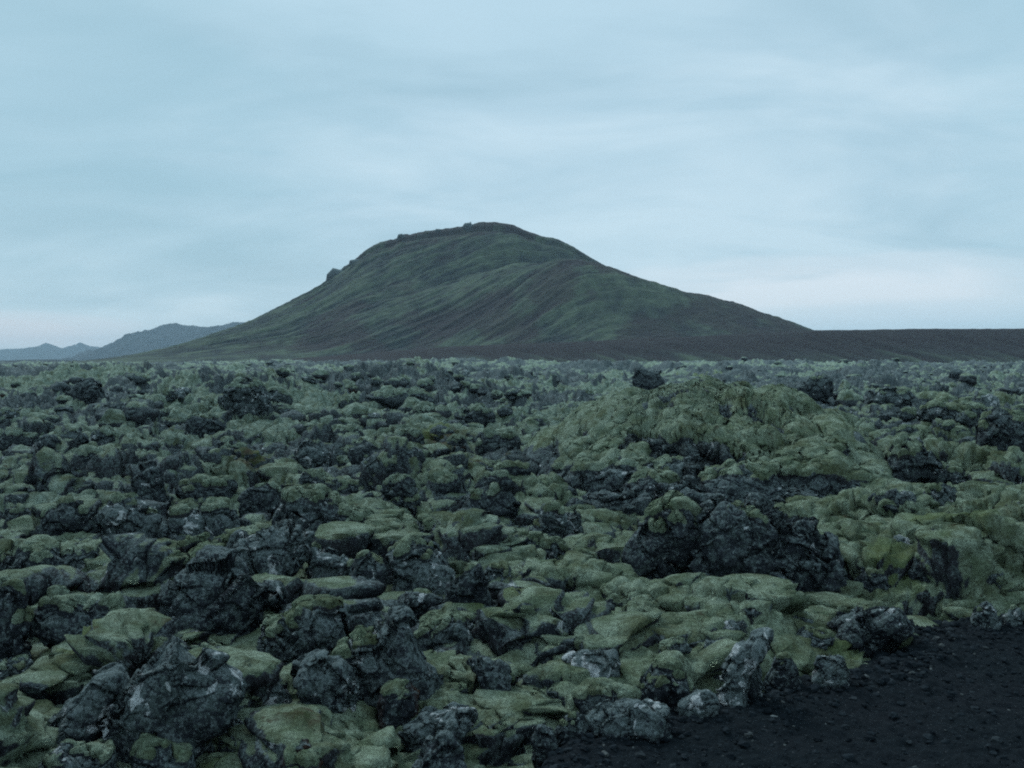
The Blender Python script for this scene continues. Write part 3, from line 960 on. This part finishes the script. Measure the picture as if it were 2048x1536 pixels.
def build_ground():
    rows = [3.6]
    while rows[-1] < 640:
        y = rows[-1]
        rows.append(y + max(0.020, 0.0038 * y))
    rows = np.array(rows)
    tx = np.linspace(-0.66, 0.66, 1400)
    Y, T = np.meshgrid(rows, tx, indexing='ij')
    X = T * (Y + 1.5)
    Z = terrain(X, Y)
    # let the cushions bulge outwards over the creases between them
    Zs = Z.copy()
    for _ in range(2):
        Zs[1:-1, 1:-1] = (Zs[1:-1, 1:-1] * 2 + Zs[:-2, 1:-1] + Zs[2:, 1:-1]) / 4
    for _ in range(6):
        Zs[:, 1:-1] = (Zs[:, 1:-1] * 2 + Zs[:, :-2] + Zs[:, 2:]) / 4
    gy = np.gradient(Zs, axis=0) / np.gradient(Y, axis=0)
    gx = np.gradient(Zs, axis=1) / np.gradient(X, axis=1)
    gy = gy - gx * 0 
    gl = np.hypot(gx, gy) + 1e-9
    mag = np.minimum(gl, 1.6) / gl * 0.155 * smooth(70, 25, Y) * smooth(0.0, -0.35, edge_dist(X, Y))
    X0, Y0 = X, Y
    # broken, pitted surface on the steep rock faces
    steep = smooth(0.35, 1.1, gl) * smooth(60, 30, Y) * smooth(0.0, -0.3, edge_dist(X, Y))
    k_ = steep > 0.02
    P3 = np.stack([X[k_], Y[k_], Z[k_] * 1.2], 1)
    f_, c_ = facets3(P3 / 0.34, 777)
    rg = f_ * 0.16 + 0.15 * fbm3(P3 / 0.16, 3, 778, .62) - 0.06 * np.exp(-c_ * 8)
    rough_ = np.zeros(X.shape); rough_[k_] = rg * steep[k_]
    X = X - gx * mag - gx / gl * rough_
    Y = Y - gy * mag - gy / gl * rough_
    Z = Z + rough_ * 0.5
    nz = grid_normals_z(X, Y, Z)
    for _ in range(2):
        nz[1:-1, 1:-1] = (nz[1:-1, 1:-1] * 2 + nz[:-2, 1:-1] + nz[2:, 1:-1] + nz[1:-1, :-2] + nz[1:-1, 2:]) / 6
    mossy = nz + 0.55 * fbm2(X / 2.2 + 9, Y / 2.2, 3, 91) + 0.35 * fbm2(X / 0.7 + 9, Y / 0.7, 3, 92) + (0.55 + 0.3 * smooth(20, 60, Y)) * fbm2(X / 13.0 + 4, Y / 17.0, 3, 93) - 0.13 * smooth(20, 60, Y) - 0.20 * smooth(60, 160, Y)
    mossy = mossy + 0.22 * smooth(0.18, 0.42, X / (Y + 1)) * smooth(40, 15, Y) + 0.16 * smooth(14, 9, Y)
    moss = smooth(0.36, 0.84, mossy)
    e = edge_dist(X, Y)
    heath, grass = heath_fields(X, Y)
    Z = Z + (0.030 * fbm2(X0 / 0.07, Y0 / 0.06, 3, 66, .7) + 0.035 * fbm2(X0 / 0.2, Y0 / 0.17, 3, 67, .7)) * smooth(60, 20, Y0) * smooth(0, -.3, e)
    V = np.stack([X, Y, Z], -1).reshape(-1, 3)
    me = mesh_np('moss_ground', V, grid_faces(*X.shape)[:, ::-1][:, ::-1], M_MIX, True, {'moss': moss, 'heath': heath, 'grass': grass})
    link('moss_ground', me, kind='structure', label='moss covered lava ground rolling away to the hill')
    # the same ground, coarser, to both sides and behind
    gx_, gy_ = np.meshgrid(np.arange(-90, 90, 0.45), np.arange(-25, 110, 0.45), indexing='xy')
    gz_ = terrain(gx_, gy_, False) - 0.25
    inside = (np.abs(gx_) < 0.64 * (gy_ + 1.5)) & (gy_ > 4.0)
    gz_ = gz_ - 1.6 * inside
    nz2 = grid_normals_z(gx_, gy_, gz_)
    me = mesh_np('ground', np.stack([gx_, gy_, gz_], -1).reshape(-1, 3), grid_faces(*gx_.shape), M_MIX, True, {'moss': smooth(0.36, 0.84, nz2 + 0.5 * fbm2(gx_ / 2.2 + 9, gy_ / 2.2, 3, 91)), 'heath': gz_ * 0, 'grass': gz_ * 0})
    link('ground', me, kind='structure')
    # far plain, one sheet out to the horizon, a step lower
    m, t, b = new_mat('far_plain')
    P = coords(t)
    c = mixc(t, nramp(t, noise(t, P, 0.05, 6, 0.7), [(0.38, 0.0), (0.6, 1.0)]), (0.06, 0.07, 0.06), (0.17, 0.21, 0.16))
    finish(t, b, c, bump(t, noise(t, P, 0.3, 5, .7), 1.0, 1.5))
    r = 45000.0
    g = np.linspace(-1, 1, 60)
    g = np.sign(g) * np.abs(g) ** 3 * r
    GX, GY = np.meshgrid(g, g, indexing='xy')
    me = mesh_np('plain', np.stack([GX, GY, np.full(GX.shape, -1.6)], -1).reshape(-1, 3), grid_faces(60, 60), m)
    link('plain', me, kind='structure')


def build_road():
    m, t, b = new_mat('cinder_gravel')
    P = coords(t)
    c = mixc(t, nramp(t, noise(t, P, 30.0, 5, 0.75), [(0.35, 0.0), (0.7, 1.0)]), (0.006, 0.0095, 0.012), (0.017, 0.0255, 0.032))
    c = mixc(t, nramp(t, noise(t, P, 1.1, 3), [(0.4, 0.0), (0.7, 0.6)]), c, (0.015, 0.018, 0.023))
    c = mixc(t, nramp(t, noise(t, P, 48.0, 2, 0.5), [(0.70, 0.0), (0.74, 0.6)]), c, (0.14, 0.15, 0.16))
    n = bump(t, noise(t, P, 55.0, 4, 0.75), 1.0, 0.03)
    finish(t, b, c, n)
    xs = np.arange(-2.5, 9.0, 0.016); ys = np.arange(2.2, 10.5, 0.016)
    X, Y = np.meshgrid(xs, ys, indexing='xy')
    wob = 0.42 * fbm2(X / 0.6, Y / 0.6, 3, 71) + 0.14 * fbm2(X / 0.13, Y / 0.13, 2, 72)
    e = edge_dist(X, Y) + wob
    Z = -0.02 + 0.05 * fbm2(X / 1.2, Y / 1.2, 2, 73) + 0.035 * fbm2(X / 0.12, Y / 0.12, 3, 74, .6) + 0.012 * fbm2(X / .035, Y / .035, 2, 75)
    Z = Z + 0.04 * np.exp(-((e - 0.28) / 0.25) ** 2)
    Z = Z - 0.45 * smooth(0.0, -0.5, e) ** 1
    keep = (e > -0.55)
    Fc = grid_faces(*X.shape)
    k = keep.ravel()[Fc].all(1)
    used, inv = np.unique(Fc[k], return_inverse=True)
    V = np.stack([X, Y, Z], -1).reshape(-1, 3)[used]
    me = mesh_np('gravel_road', V, inv.reshape(-1, 4), m)
    link('gravel_road', me, kind='structure', label='dark cinder gravel road shoulder')
    # the road goes on to both sides and behind the camera
    X, Y = np.meshgrid(np.arange(-60, 60, 0.3), np.arange(-14, 24, 0.3), indexing='xy')
    Fc = grid_faces(*X.shape)
    k = (edge_dist(X, Y) > 0.35).ravel()[Fc].all(1)
    used, inv = np.unique(Fc[k], return_inverse=True)
    V = np.stack([X, Y, -0.10 + 0.03 * fbm2(X, Y, 2, 73)], -1).reshape(-1, 3)[used]
    link('road', mesh_np('road', V, inv.reshape(-1, 4), m), kind='structure')
    # loose gravel
    rng = np.random.default_rng(5)
    n = 26000
    px = rng.uniform(-1.5, 7.5, n); py = rng.uniform(3.4, 9.5, n)
    e = edge_dist(px, py) + 0.42 * fbm2(px / .6, py / .6, 3, 71)
    dens = smooth(-0.25, 0.1, e)
    k = rng.random(n) < dens * np.clip(0.35 + 0.9 * np.exp(-((e - .2) / .3) ** 2), 0, 1)
    px, py, e = px[k], py[k], e[k]
    sz = 0.006 + 0.022 * rng.random(len(px)) ** 6 + 0.02 * np.exp(-((e - .1) / .2) ** 2) * rng.random(len(px)) ** 2
    D, Fi = ico(1)
    n = len(px)
    jit = 1 + rng.uniform(-.28, .28, (n, len(D), 1))
    sc = np.stack([rng.uniform(.8, 1.5, n), rng.uniform(.8, 1.5, n), rng.uniform(.5, 1, n)], 1)
    V = D[None] * jit * (sz[:, None] * sc)[:, None, :]
    a = rng.uniform(0, 6.28, n)
    ca, sa = np.cos(a)[:, None], np.sin(a)[:, None]
    V = np.stack([V[..., 0] * ca - V[..., 1] * sa, V[..., 0] * sa + V[..., 1] * ca, V[..., 2]], -1)
    z = -0.02 + 0.05 * fbm2(px / 1.2, py / 1.2, 2, 73) + 0.035 * fbm2(px / .12, py / .12, 3, 74, .6) + 0.04 * np.exp(-((e - 0.28) / 0.25) ** 2) - 0.45 * smooth(0, -.5, e)
    V = V + np.stack([px, py, z + sz * .25], 1)[:, None, :]
    Fa = (Fi[None] + (np.arange(n) * len(D))[:, None, None]).reshape(-1, 3)
    m2, t, b = new_mat('loose_stones')
    isl = N(t, 'ShaderNodeNewGeometry')
    c = nramp(t, isl.outputs['Random Per Island'], [(0.0, (0.006, 0.009, 0.012)), (0.6, (0.014, 0.020, 0.025)), (0.95, (0.024, 0.031, 0.036)), (0.992, (0.08, 0.09, 0.09)), (1.0, (0.15, 0.17, 0.17))])
    finish(t, b, c, bump(t, noise(t, coords(t), 60, 3), .6, .01))
    link('loose_gravel', mesh_np('loose_gravel', V.reshape(-1, 3), Fa, m2, False), kind='stuff', label='loose dark cinder gravel along the road edge', category='gravel')


def hill_mat(name, kind):
    m, t, b = new_mat(name)
    P = coords(t)
    veg = N(t, 'ShaderNodeAttribute', attribute_name='veg')
    red = N(t, 'ShaderNodeAttribute', attribute_name='red')
    rc_ = (0.026, 0.016, 0.021) if kind else (0.042, 0.032, 0.038)
    c = mixc(t, nramp(t, veg.outputs['Fac'], [(0.10, 0.0), (0.95, 1.0)]), (0.029, 0.040, 0.044), (0.092, 0.124, 0.086))
    c = mixc(t, math_(t, 'MULTIPLY', red.outputs['Fac'], 0.85), c, rc_)
    c = mixc(t, nramp(t, noise(t, P, 0.16, 5, 0.75), [(0.36, 0.45), (0.6, 0.0)]), c, (0.035, 0.036, 0.04))
    c = mixc(t, nramp(t, noise(t, P, 0.5, 4, 0.75), [(0.52, 0.0), (0.7, 0.35)]), c, (0.12, 0.14, 0.10))
    finish(t, b, c, bump(t, noise(t, P, 0.25, 6, 0.7), 0.6, 1.6))
    return m


def prof(pts, px):
    p = np.array(pts, float)
    return np.interp(px, p[:, 0], p[:, 1])


def smooth1(a, k):
    w = np.hanning(2 * k + 1); w /= w.sum()
    return np.convolve(np.pad(a, k, mode='edge'), w, 'valid')


HZ = 728.0
SKYLINE = [(290, 745), (335, 722), (362, 705), (430, 677), (490, 648), (560, 612), (645, 568), (700, 528), (735, 498), (760, 485), (795, 480), (800, 472), (860, 462), (925, 454),
           (960, 446), (995, 445), (1030, 451), (1055, 463), (1085, 474), (1110, 477), (1150, 495), (1190, 520), (1250, 550), (1310, 573), (1350, 580), (1410, 590),
           (1480, 612), (1550, 638), (1620, 662), (1700, 690), (1800, 715), (1950, 735), (2100, 742)]
HILL_D = 1000.0


def hill_height(X, Y):
    """world height of the big hill; ridge at HILL_D"""
    px = 1024 + X / HILL_D * F
    S_ = (HZ - smooth1(prof(SKYLINE, np.linspace(0, 2400, 1200)), 5))
    s = np.interp(px, np.linspace(0, 2400, 1200), S_) / F * HILL_D
    L = 300.0 + 40 * np.sin(X / 90.0)
    t = np.clip((HILL_D - Y) / L, -2, 1.15)
    tf = np.clip(t, 0, 1)
    g = (1 - tf) ** 1.35 * (1 + 0.35 * tf)
    gb = np.clip(1 + t / 1.0, 0, 1)
    H = np.where(t >= 0, s * g, s * gb) 
    # the spur that runs down to the right, in front
    bx = (1170 - 1024) / F * 840
    u = (X - bx); v = (Y - 835) - 0.10 * u
    H = H + 31 * np.exp(-(np.where(u < 0, u / 75, u / 150)) ** 2 - (v / 62) ** 2)
    # long hollow above it
    H = H - 15 * np.exp(-((X - 20) / 120) ** 2 - ((Y - 930 - 0.3 * (X - 20)) / 30) ** 2)
    lim = s * Y / HILL_D * 0.94
    H = np.where((t > 0.03) & (H > lim - 3), lim - 3 * np.exp(-np.maximum(H - lim + 3, 0) / 3), H)
    return H + CAM_Z


def build_hill():
    xs = np.linspace(-420, 420, 700); ys = np.concatenate([np.linspace(640, 1010, 520), np.linspace(1014, 1300, 40)])
    X, Y = np.meshgrid(xs, ys, indexing='xy')
    H = hill_height(X, Y)
    front = smooth(1010, 960, Y)
    # gullies running down to the left over the near flank
    leftness = smooth(160, -20, X)
    q = X * 0.50 - (Y) * 0.86 + 12 * fbm2(X / 70, Y / 70, 2, 201)       # across the fall line
    p = X * 0.86 + (Y) * 0.50
    st = fbm2(q / 16, p / 120, 4, 202, .6)
    st2 = fbm2(q / 5, p / 45, 3, 203, .6)
    q2 = X * 0.9 + Y * 0.4
    st3 = fbm2(q2 / 26, (Y - X) / 90, 3, 204, .55)
    amp = smooth(3, 25, H)
    H = H + front * amp * (leftness * (3.6 * st + 1.9 * st2) + (1 - leftness) * 2.2 * st3) + amp * 0.9 * fbm2(X / 6, Y / 6, 4, 205, .6) + 3.0 * amp * np.maximum(0, fbm2(X / 14, Y / 30, 4, 209, .6)) * smooth(-20, -70, X) * smooth(60, 100, H) * smooth(880, 960, Y)
    Hn = (H - CAM_Z) / 140
    st4 = fbm2(q / 2.6, p / 28, 3, 211, .6)
    veg = 0.42 + leftness * (0.6 * st + 0.65 * st2) + 0.5 * st4 * (0.5 + 0.5 * leftness) + 0.5 * fbm2(X / 11, Y / 16, 4, 212, .65) + (1 - leftness) * 0.5 * st3 + 0.35 * fbm2(X / 60, Y / 60, 3, 206)
    veg = veg + 0.30 * np.exp(-((X - 55) / 60) ** 2 - ((Y - 815) / 30) ** 2) - 0.22 * smooth(0.75, 1, Hn)
    red = smooth(-0.02, 0.30, 0.10 * (1 - leftness) + fbm2(X / 50 + 9, Y / 50, 3, 207) - 0.25 * (veg - .4)) * 0.8
    H = np.where(H < CAM_Z + .5, H - 6, H)
    V = np.stack([X, Y, H], -1).reshape(-1, 3)
    me = mesh_np('hill', V, grid_faces(*X.shape), hill_mat('hill_slope', 0), True, {'veg': veg, 'red': red})
    link('hill', me, kind='structure', label='grassy volcanic hill with a rounded summit')
    # low dark bench of lava and scree in front, rising to the right
    pts = [(480, 735), (600, 716), (760, 704), (900, 693), (1100, 686), (1300, 676), (1500, 668), (1620, 661), (1680, 660), (1730, 660), (1850, 658), (2048, 657), (2500, 652), (2900, 655)]
    Dd = 700.0
    xs = np.linspace(-260, 620, 1100); ys = np.concatenate([np.linspace(520, 705, 160), np.linspace(708, 900, 20)])
    X, Y = np.meshgrid(xs, ys, indexing='xy')
    px = 1024 + X / Dd * F
    s = np.interp(px[0], np.linspace(0, 3200, 1600), smooth1(prof(pts, np.linspace(0, 3200, 1600)), 12))
    s = ((HZ - s) / F * Dd)[None, :]
    wv = 14 * fbm2(X / 55, Y * 0 + 3, 3, 301)
    tt = np.clip((Dd - Y - wv) / 105, 0, 1.2)
    g = np.where(tt < .12, 1 - tt * .5, 0.94 * np.clip(1 - (tt - .12) / .88, 0, 1) ** 1.25)
    H = s * g * np.where(Y > 760, np.clip(1 - (Y - 760) / 140 * .6, 0, 1), 1)
    gul = fbm2((X + 0.5 * Y) / 9, Y / 90, 4, 302, .6)
    H = H + gul * 3.6 * smooth(0.1, 0.35, tt) * smooth(1.15, .7, tt) * smooth(4, 12, s) + 0.35 * fbm2(X / 5, Y / 5, 3, 303)
    veg = -0.05 + 0.75 * smooth(.45, .95, tt) * (0.4 + 1.4 * gul) + 0.25 * fbm2(X / 30, Y / 30, 3, 304)
    red = 0.85 - 0.7 * smooth(.35, .9, tt) * (0.6 + gul)
    V = np.stack([X, Y, H + CAM_Z * smooth(0.0, 3, s) - 4 * (s < 1.5) - 7 * smooth(.8, 1.1, tt)], -1).reshape(-1, 3)
    me = mesh_np('lava_bench', V, grid_faces(*X.shape), hill_mat('bench_scree', 1), True, {'veg': veg, 'red': red})
    link('ridge', me, kind='structure', label='low dark reddish ridge in front of the hill')


def build_mountains():
    m, t, b = new_mat('far_mountain')
    P = coords(t)
    c = mixc(t, nramp(t, noise(t, P, 0.006, 6, 0.7), [(0.35, 0.0), (0.65, 1.0)]), (0.014, 0.020, 0.026), (0.030, 0.038, 0.040))
    finish(t, b, c, bump(t, noise(t, P, 0.01, 6, .7), .6, 30))
    for nm, pts, Dd, L, seed in (
        ('mountain', [(120, 735), (180, 716), (215, 704), (240, 686), (275, 668), (310, 655), (355, 646), (375, 650), (405, 653), (440, 651), (470, 647), (490, 645), (560, 650), (640, 672), (760, 705), (900, 735)], 5200.0, 900.0, 1),
        ('mountain', [(-500, 700), (-380, 690), (-200, 705), (-60, 700), (0, 698), (50, 696), (92, 687), (120, 695), (140, 697), (160, 686), (180, 693), (215, 695), (300, 706), (400, 722), (520, 735)], 8000.0, 900.0, 2),
    ):
        P_ = np.array(pts)
        x0, x1 = (P_[0, 0] - 1024) / F * Dd, (P_[-1, 0] - 1024) / F * Dd
        xs = np.linspace(x0, x1, 500); ys = np.concatenate([np.linspace(Dd - L, Dd, 120), np.linspace(Dd + 30, Dd + L, 20)])
        X, Y = np.meshgrid(xs, ys, indexing='xy')
        s = ((HZ - prof(pts, 1024 + xs / Dd * F)) / F * Dd)
        s = np.maximum(s, 0)[None, :]
        tt = np.abs(Dd - Y) / L
        H = s * (1 - tt) ** 1.1 + 0.22 * s * fbm2(X / 160, Y / 160, 5, 400 + seed, .6) * smooth(0.0, 0.12, tt) + 0.09 * s * fbm2(X / 90, Y / 90, 4, 420)
        V = np.stack([X, Y, H + CAM_Z * 1 - 6 * tt], -1).reshape(-1, 3)
        link(nm, mesh_np(nm, V, grid_faces(*X.shape), m), kind='structure', label='blue distant mountain beyond the left foot of the hill' if seed == 1 else 'faint low mountain range at the far left')
    # low dark swell of the plain in front of the far mountains
    xs = np.linspace(-1800, -300, 300); ys = np.linspace(1500, 2300, 40)
    X, Y = np.meshgrid(xs, ys, indexing='xy')
    H = 10.0 * np.exp(-((Y - 1900) / 220) ** 2) * smooth(-330, -520, X) * (1 + .5 * fbm2(X / 150, Y / 300, 4, 431))
    me = mesh_np('low_rise', np.stack([X, Y, H - 1.2], -1).reshape(-1, 3), grid_faces(*X.shape), m)
    link('terrain', me, kind='structure')


build_ground()
build_road()
build_hill()
build_mountains()

#SECTION_ROCKS
# ------------------------------------------------------------------ boulders read off the photograph
MAT = {'d': M_DARK, 'l': M_LICH, 'w': M_WHITE, 'b': M_BROWN}
def place_boulders():
    for i, (x0, y0, x1, y1, dr, mk, moss, label, outl) in enumerate(BOULDERS):
        cx = (x0 + x1) / 2
        gx, gy, gz = ground_hit(cx, y1 - 2)
        # stand on the flat reckoning of the spot, so a stray hummock does not move it far
        fx = flat_hit(cx, y1, 0.08)
        gy = min(max(gy, fx[1] * 0.82), fx[1] * 1.1)
        if y1 >= 860:
            gy = boulder_spot(x0, y0, x1, y1, dr, label)[1] - boulder_spot(x0, y0, x1, y1, dr, label)[2] * 0
            gy = flat_hit(cx, y1, 0.05)[1]
        perched = 'on top of the great mound' in label or 'crown of the great mound' in label
        if perched:
            gy = 20.0 if 'top' in label else 22.0
        w = (x1 - x0) / F * gy
        dep = w * dr
        yc = gy + dep * 0.38
        xc = ray(cx, y1)[0] * yc
        w = (x1 - x0) / F * yc
        dep = w * dr
        if y1 < 860 and not outl and 'mound' not in label:
            y0 = y0 + 0.18 * (y1 - y0)
        zt = CAM_Z + ray(cx, y0)[2] * yc
        zb = CAM_Z + ray(cx, y1)[2] * yc
        gz = float(terrain(np.array([xc]), np.array([yc]), False)[0])
        sink = 0.12 * (zt - zb) + 0.03
        z0 = zb - sink * 2 if perched else min(zb - sink, gz - 0.03)
        h = zt - z0
        pxm = yc / F
        if outl:
            mid = (z0 + zt) / 2
            ol = []
            for px, py in outl:
                zz = CAM_Z + ray(px, py)[2] * yc
                if py > y1 - 0.12 * (y1 - y0):
                    zz = z0 - 0.02
                ol.append((ray(px, py)[0] * yc - xc, zz - mid))
        else:
            ol = None
        big = (x1 - x0)
        level = 7 if w > 5 else 6 if big > 150 else 5 if big > 60 else 4
        if ol and w < 5:
            ol = [(a_ * .94, b_ * .94) for a_, b_ in ol]
        me, cap = rock_mesh(w * (0.93 if ol is None else 1), h * (0.95 if ol is None else 1), dep, 100 + i, ol, level, 1.7 if 'crag' in label and w > 1.5 else 0.6 if 'slab' in label else 1.0, 0.1 if w > 5 else 0.95 if ol else 0.9, min(moss + (0.08 if moss > 0 else 0), 0.7 if w < 5 else 0.95),  MAT[mk], 1.0, 0.58 if w > 5 else 0.75, 0.5 if w > 5 else 0)
        name = 'lava_mound' if 'great moss-blanketed' in label else 'lava_crag' if 'crag' in label and big > 100 else 'lava_boulder' if big > 100 else 'lava_rock'
        cat = 'mound' if name == 'lava_mound' else 'crag' if name == 'lava_crag' else 'boulder' if name == 'lava_boulder' else 'rock'
        put_rock(name, me, cap, (xc, yc, z0), -math.atan2(xc, yc), label, cat)
    return


place_boulders()

BOX = np.array([(b[0], b[1], b[2], b[3]) for b in BOULDERS], float)


def project(x, y, z):
    dz = z - CAM_Z
    f = y * math.cos(PITCH) - dz * math.sin(PITCH)
    v = y * math.sin(PITCH) + dz * math.cos(PITCH)
    return 1024 + x / f * F, 768 - v / f * F


def scatter():
    rnd = random.Random(77)
    protos = []
    for k in range(14):
        w = 1.0; h = rnd.uniform(.5, .85); dp = rnd.uniform(.7, 1.1)
        mk = 'dddldlbdwldddl'[k]
        moss = [0.0, .45, .6, .3, 0, .55, .35, .2, .2, .6, .45, 0, .65, .3][k]
        protos.append(rock_mesh(w, h, dp, 900 + k, None, 5 if k < 6 else 4, 0.8, 1.0, moss, MAT[mk]) + (moss, mk, h))
    zones = [   # py range, count, size range in pixels, word
        (1040, 1500, 16, 30, 60, 'near'),
        (900, 1040, 60, 26, 66, 'middle'),
        (800, 900, 54, 20, 50, 'far'),
        (752, 800, 30, 14, 34, 'edge'),
    ]
    words = {'near': 'small %s stone half sunk in the foreground moss between the large boulders',
             'middle': 'small %s rock among the moss cushions of the middle ground',
             'far': '%s chunk in the broken lava of the far middle ground',
             'edge': 'tiny %s lump in the rubble band below the hill'}
    look = {'d': 'black', 'l': 'grey lichened', 'b': 'rusty brown', 'w': 'whitish'}
    for a, b, n, s0, s1, wd in zones:
        c = 0; tries = 0
        while c < n and tries < 4000:
            tries += 1
            px, py = rnd.uniform(-20, 2068), rnd.uniform(a, b)
            if (((px > BOX[:, 0] - 12) & (px < BOX[:, 2] + 12) & (py > BOX[:, 1] + 4) & (py < BOX[:, 3] + 14))).any():
                continue
            gx, gy, gz = ground_hit(px, py)
            if edge_dist(np.array([gx]), np.array([gy]))[0] > -0.25:
                continue
            if fbm2(np.array([gx / 3.0]), np.array([gy / 3.0]), 2, 501)[0] < -0.12:
                continue
            s = rnd.uniform(s0, s1) ** 1.0 / F * gy
            k = rnd.randrange(len(protos))
            me, cap, moss, mk, h = protos[k]
            desc = ('moss-capped ' if moss > .3 else 'bare ') + look[mk]
            z = float(terrain(np.array([gx]), np.array([gy]), False)[0])
            o = put_rock('lava_rock', me, cap, (gx, gy, z - 0.36 * s * h), rnd.uniform(0, 6.28), words[wd] % desc, 'rock', 'scattered lava rocks, ' + desc + ', ' + wd + ' field')
            o.scale = (s * rnd.uniform(.85, 1.2), s * rnd.uniform(.85, 1.2), s * rnd.uniform(.8, 1.25))
            o.rotation_euler[0] = rnd.uniform(-.25, .25); o.rotation_euler[1] = rnd.uniform(-.25, .25)
            c += 1
    # uncountable broken lava from the middle distance to the foot of the hill, and chips between the boulders
    rng = np.random.default_rng(9)
    n = 15000
    y = np.exp(rng.uniform(math.log(7.5), math.log(420), n)); x = rng.uniform(-.62, .62, n) * (y + 2)
    dens = fbm2(x / 5.0, y / 5.0, 3, 511) + 0.10 * smooth(15, 60, y) - 0.7 * fbm2(x / 13.0 + 4, y / 17.0, 3, 93)
    rz = fbm2(x / 6.0 + 55, y / 6.0, 2, 33)
    k = ((dens > 0.02) | (y > 60) & (dens > -0.1)) & (edge_dist(x, y) < -0.15) & ((rz > 0.0) | (y > 30)) & ((rz > 0.12) | (y > 14))
    x, y = x[k], y[k]
    n = len(x)
    s = (0.04 + 0.80 * rng.random(n) ** 5) * (0.5 + 0.8 * smooth(12, 50, y)) * (1 + 1.2 * smooth(80, 300, y))
    s = np.where(y < 16, np.minimum(s, 0.16), s)
    z = terrain(x, y, False)
    lv = 2
    D, Fi = ico(lv)
    vars_ = []
    for q in range(10):
        off = rng.uniform(0, 50, 3)
        f, c = facets3(D * 1.3 + off, 600 + q, 1.3)
        V = D * (1 + 0.45 * f + 0.25 * fbm3(D * 2.5 + off, 3, 610 + q))[:, None]
        V[:, 2] *= rng.uniform(.6, 1.1)
        vars_.append(V)
    vars_ = np.array(vars_)
    V = vars_[rng.integers(0, 10, n)] * (s[:, None] * rng.uniform(.7, 1.25, (n, 3)) * 0.6)[:, None, :]
    a = rng.uniform(0, 6.28, n); ca, sa = np.cos(a)[:, None], np.sin(a)[:, None]
    V = np.stack([V[..., 0] * ca - V[..., 1] * sa, V[..., 0] * sa + V[..., 1] * ca, V[..., 2]], -1)
    zn = V[..., 2] / (np.abs(V[..., 2]).max(1)[:, None] + 1e-9)
    mossr = rng.random(n)[:, None]
    moss = smooth(0.25, 0.8, zn + (mossr - .45) * 1.1)
    V[..., 2] *= (1 - 0.45 * smooth(40, 120, y))[:, None]
    V = V + np.stack([x, y, z + s * .03], 1)[:, None, :]
    Fa = (Fi[None] + (np.arange(n) * len(D))[:, None, None]).reshape(-1, 3)
    me = mesh_np('lava_rubble', V.reshape(-1, 3), Fa, M_MIX, True, {'moss': moss, 'heath': moss * 0, 'grass': moss * 0})
    link('lava_rubble', me, kind='stuff', category='rubble', label='broken lava rubble spread between the boulders out to the hill')


scatter()


def hill_things():
    """rock outcrops and the cairn on the skyline of the hill"""
    rocks = [
        (648, 536, 702, 572, 'dark knobby outcrop low on the left skyline of the hill', 'rock_outcrop'),
        (694, 516, 735, 545, 'dark sloping outcrop between the knobby one and the left shoulder of the hill', 'rock_outcrop'),
        (793, 468, 815, 488, 'square block-like outcrop on the upper left shoulder of the hill', 'rock_outcrop'),
        (868, 456, 884, 466, 'low sliver of rock on the skyline between the square outcrop and the cairn', 'rock_outcrop'),
        (922, 446, 952, 462, 'flat rock knob under the cairn at the top of the hill', 'rock_outcrop'),
    ]
    for i, (x0, y0, x1, y1, lab, nm) in enumerate(rocks):
        D_ = HILL_D - 4
        w = (x1 - x0) / F * D_
        zt = CAM_Z + ray((x0 + x1) / 2, y0)[2] * D_
        zb = CAM_Z + ray((x0 + x1) / 2, y1)[2] * D_
        z0 = zb - 6
        me, cap = rock_mesh(w, zt - z0, w * .6, 700 + i, None, 4, 1.0, 1.0, 0, M_DARK)
        link(nm, me, None, (ray((x0 + x1) / 2, 500)[0] * D_, D_, z0), 0, label=lab, category='outcrop', group='outcrops on the hill skyline')
    D_ = HILL_D - 4
    base = CAM_Z + ray(941, 448)[2] * D_
    Vs, Fs = [], []
    D, Fi = ico(2)
    rnd = random.Random(4); k = 0
    for lv in range(4):
        r = 1.0 - .23 * lv
        for j in range(max(1, 5 - lv)):
            a = j * 2.1 + lv
            c = np.array([math.cos(a) * r * .6, math.sin(a) * r * .6, .4 + lv * .75])
            Vs.append(D * np.array([.8, .8, .5]) * (1.1 - .15 * lv) * (1 + .3 * fbm3(D * 1.5 + k * 3, 2, 5))[:, None] + c); Fs.append(Fi + k * len(D)); k += 1
    link('cairn', mesh_np('cairn', np.concatenate(Vs), np.concatenate(Fs), M_DARK), None, (ray(941, 448)[0] * D_, D_, base - .8), 0, label='tiny stone cairn on the highest point of the hill', category='cairn')


hill_things()

# ------------------------------------------------------------------ air


def haze():
    x0, x1, y0, y1, z0, z1 = -9500, 9500, -200, 9200, -9, 240
    V = np.array([(x, y, z) for z in (z0, z1) for y in (y0, y1) for x in (x0, x1)], float)
    Fc = np.array([(0, 2, 3, 1), (4, 5, 7, 6), (0, 1, 5, 4), (2, 6, 7, 3), (0, 4, 6, 2), (1, 3, 7, 5)])
    m = bpy.data.materials.new('haze'); m.use_nodes = True
    t = m.node_tree; t.nodes.clear()
    o = N(t, 'ShaderNodeOutputMaterial'); v = N(t, 'ShaderNodeVolumePrincipled')
    v.inputs['Color'].default_value = (0.66, 0.85, 1.0, 1)
    v.inputs['Density'].default_value = HAZE
    t.links.new(v.outputs[0], o.inputs['Volume'])
    link('haze', mesh_np('haze', V, Fc, m, False), kind='stuff', category='haze', label='thin evening haze over the lava field')


HAZE = 0.00009
haze()
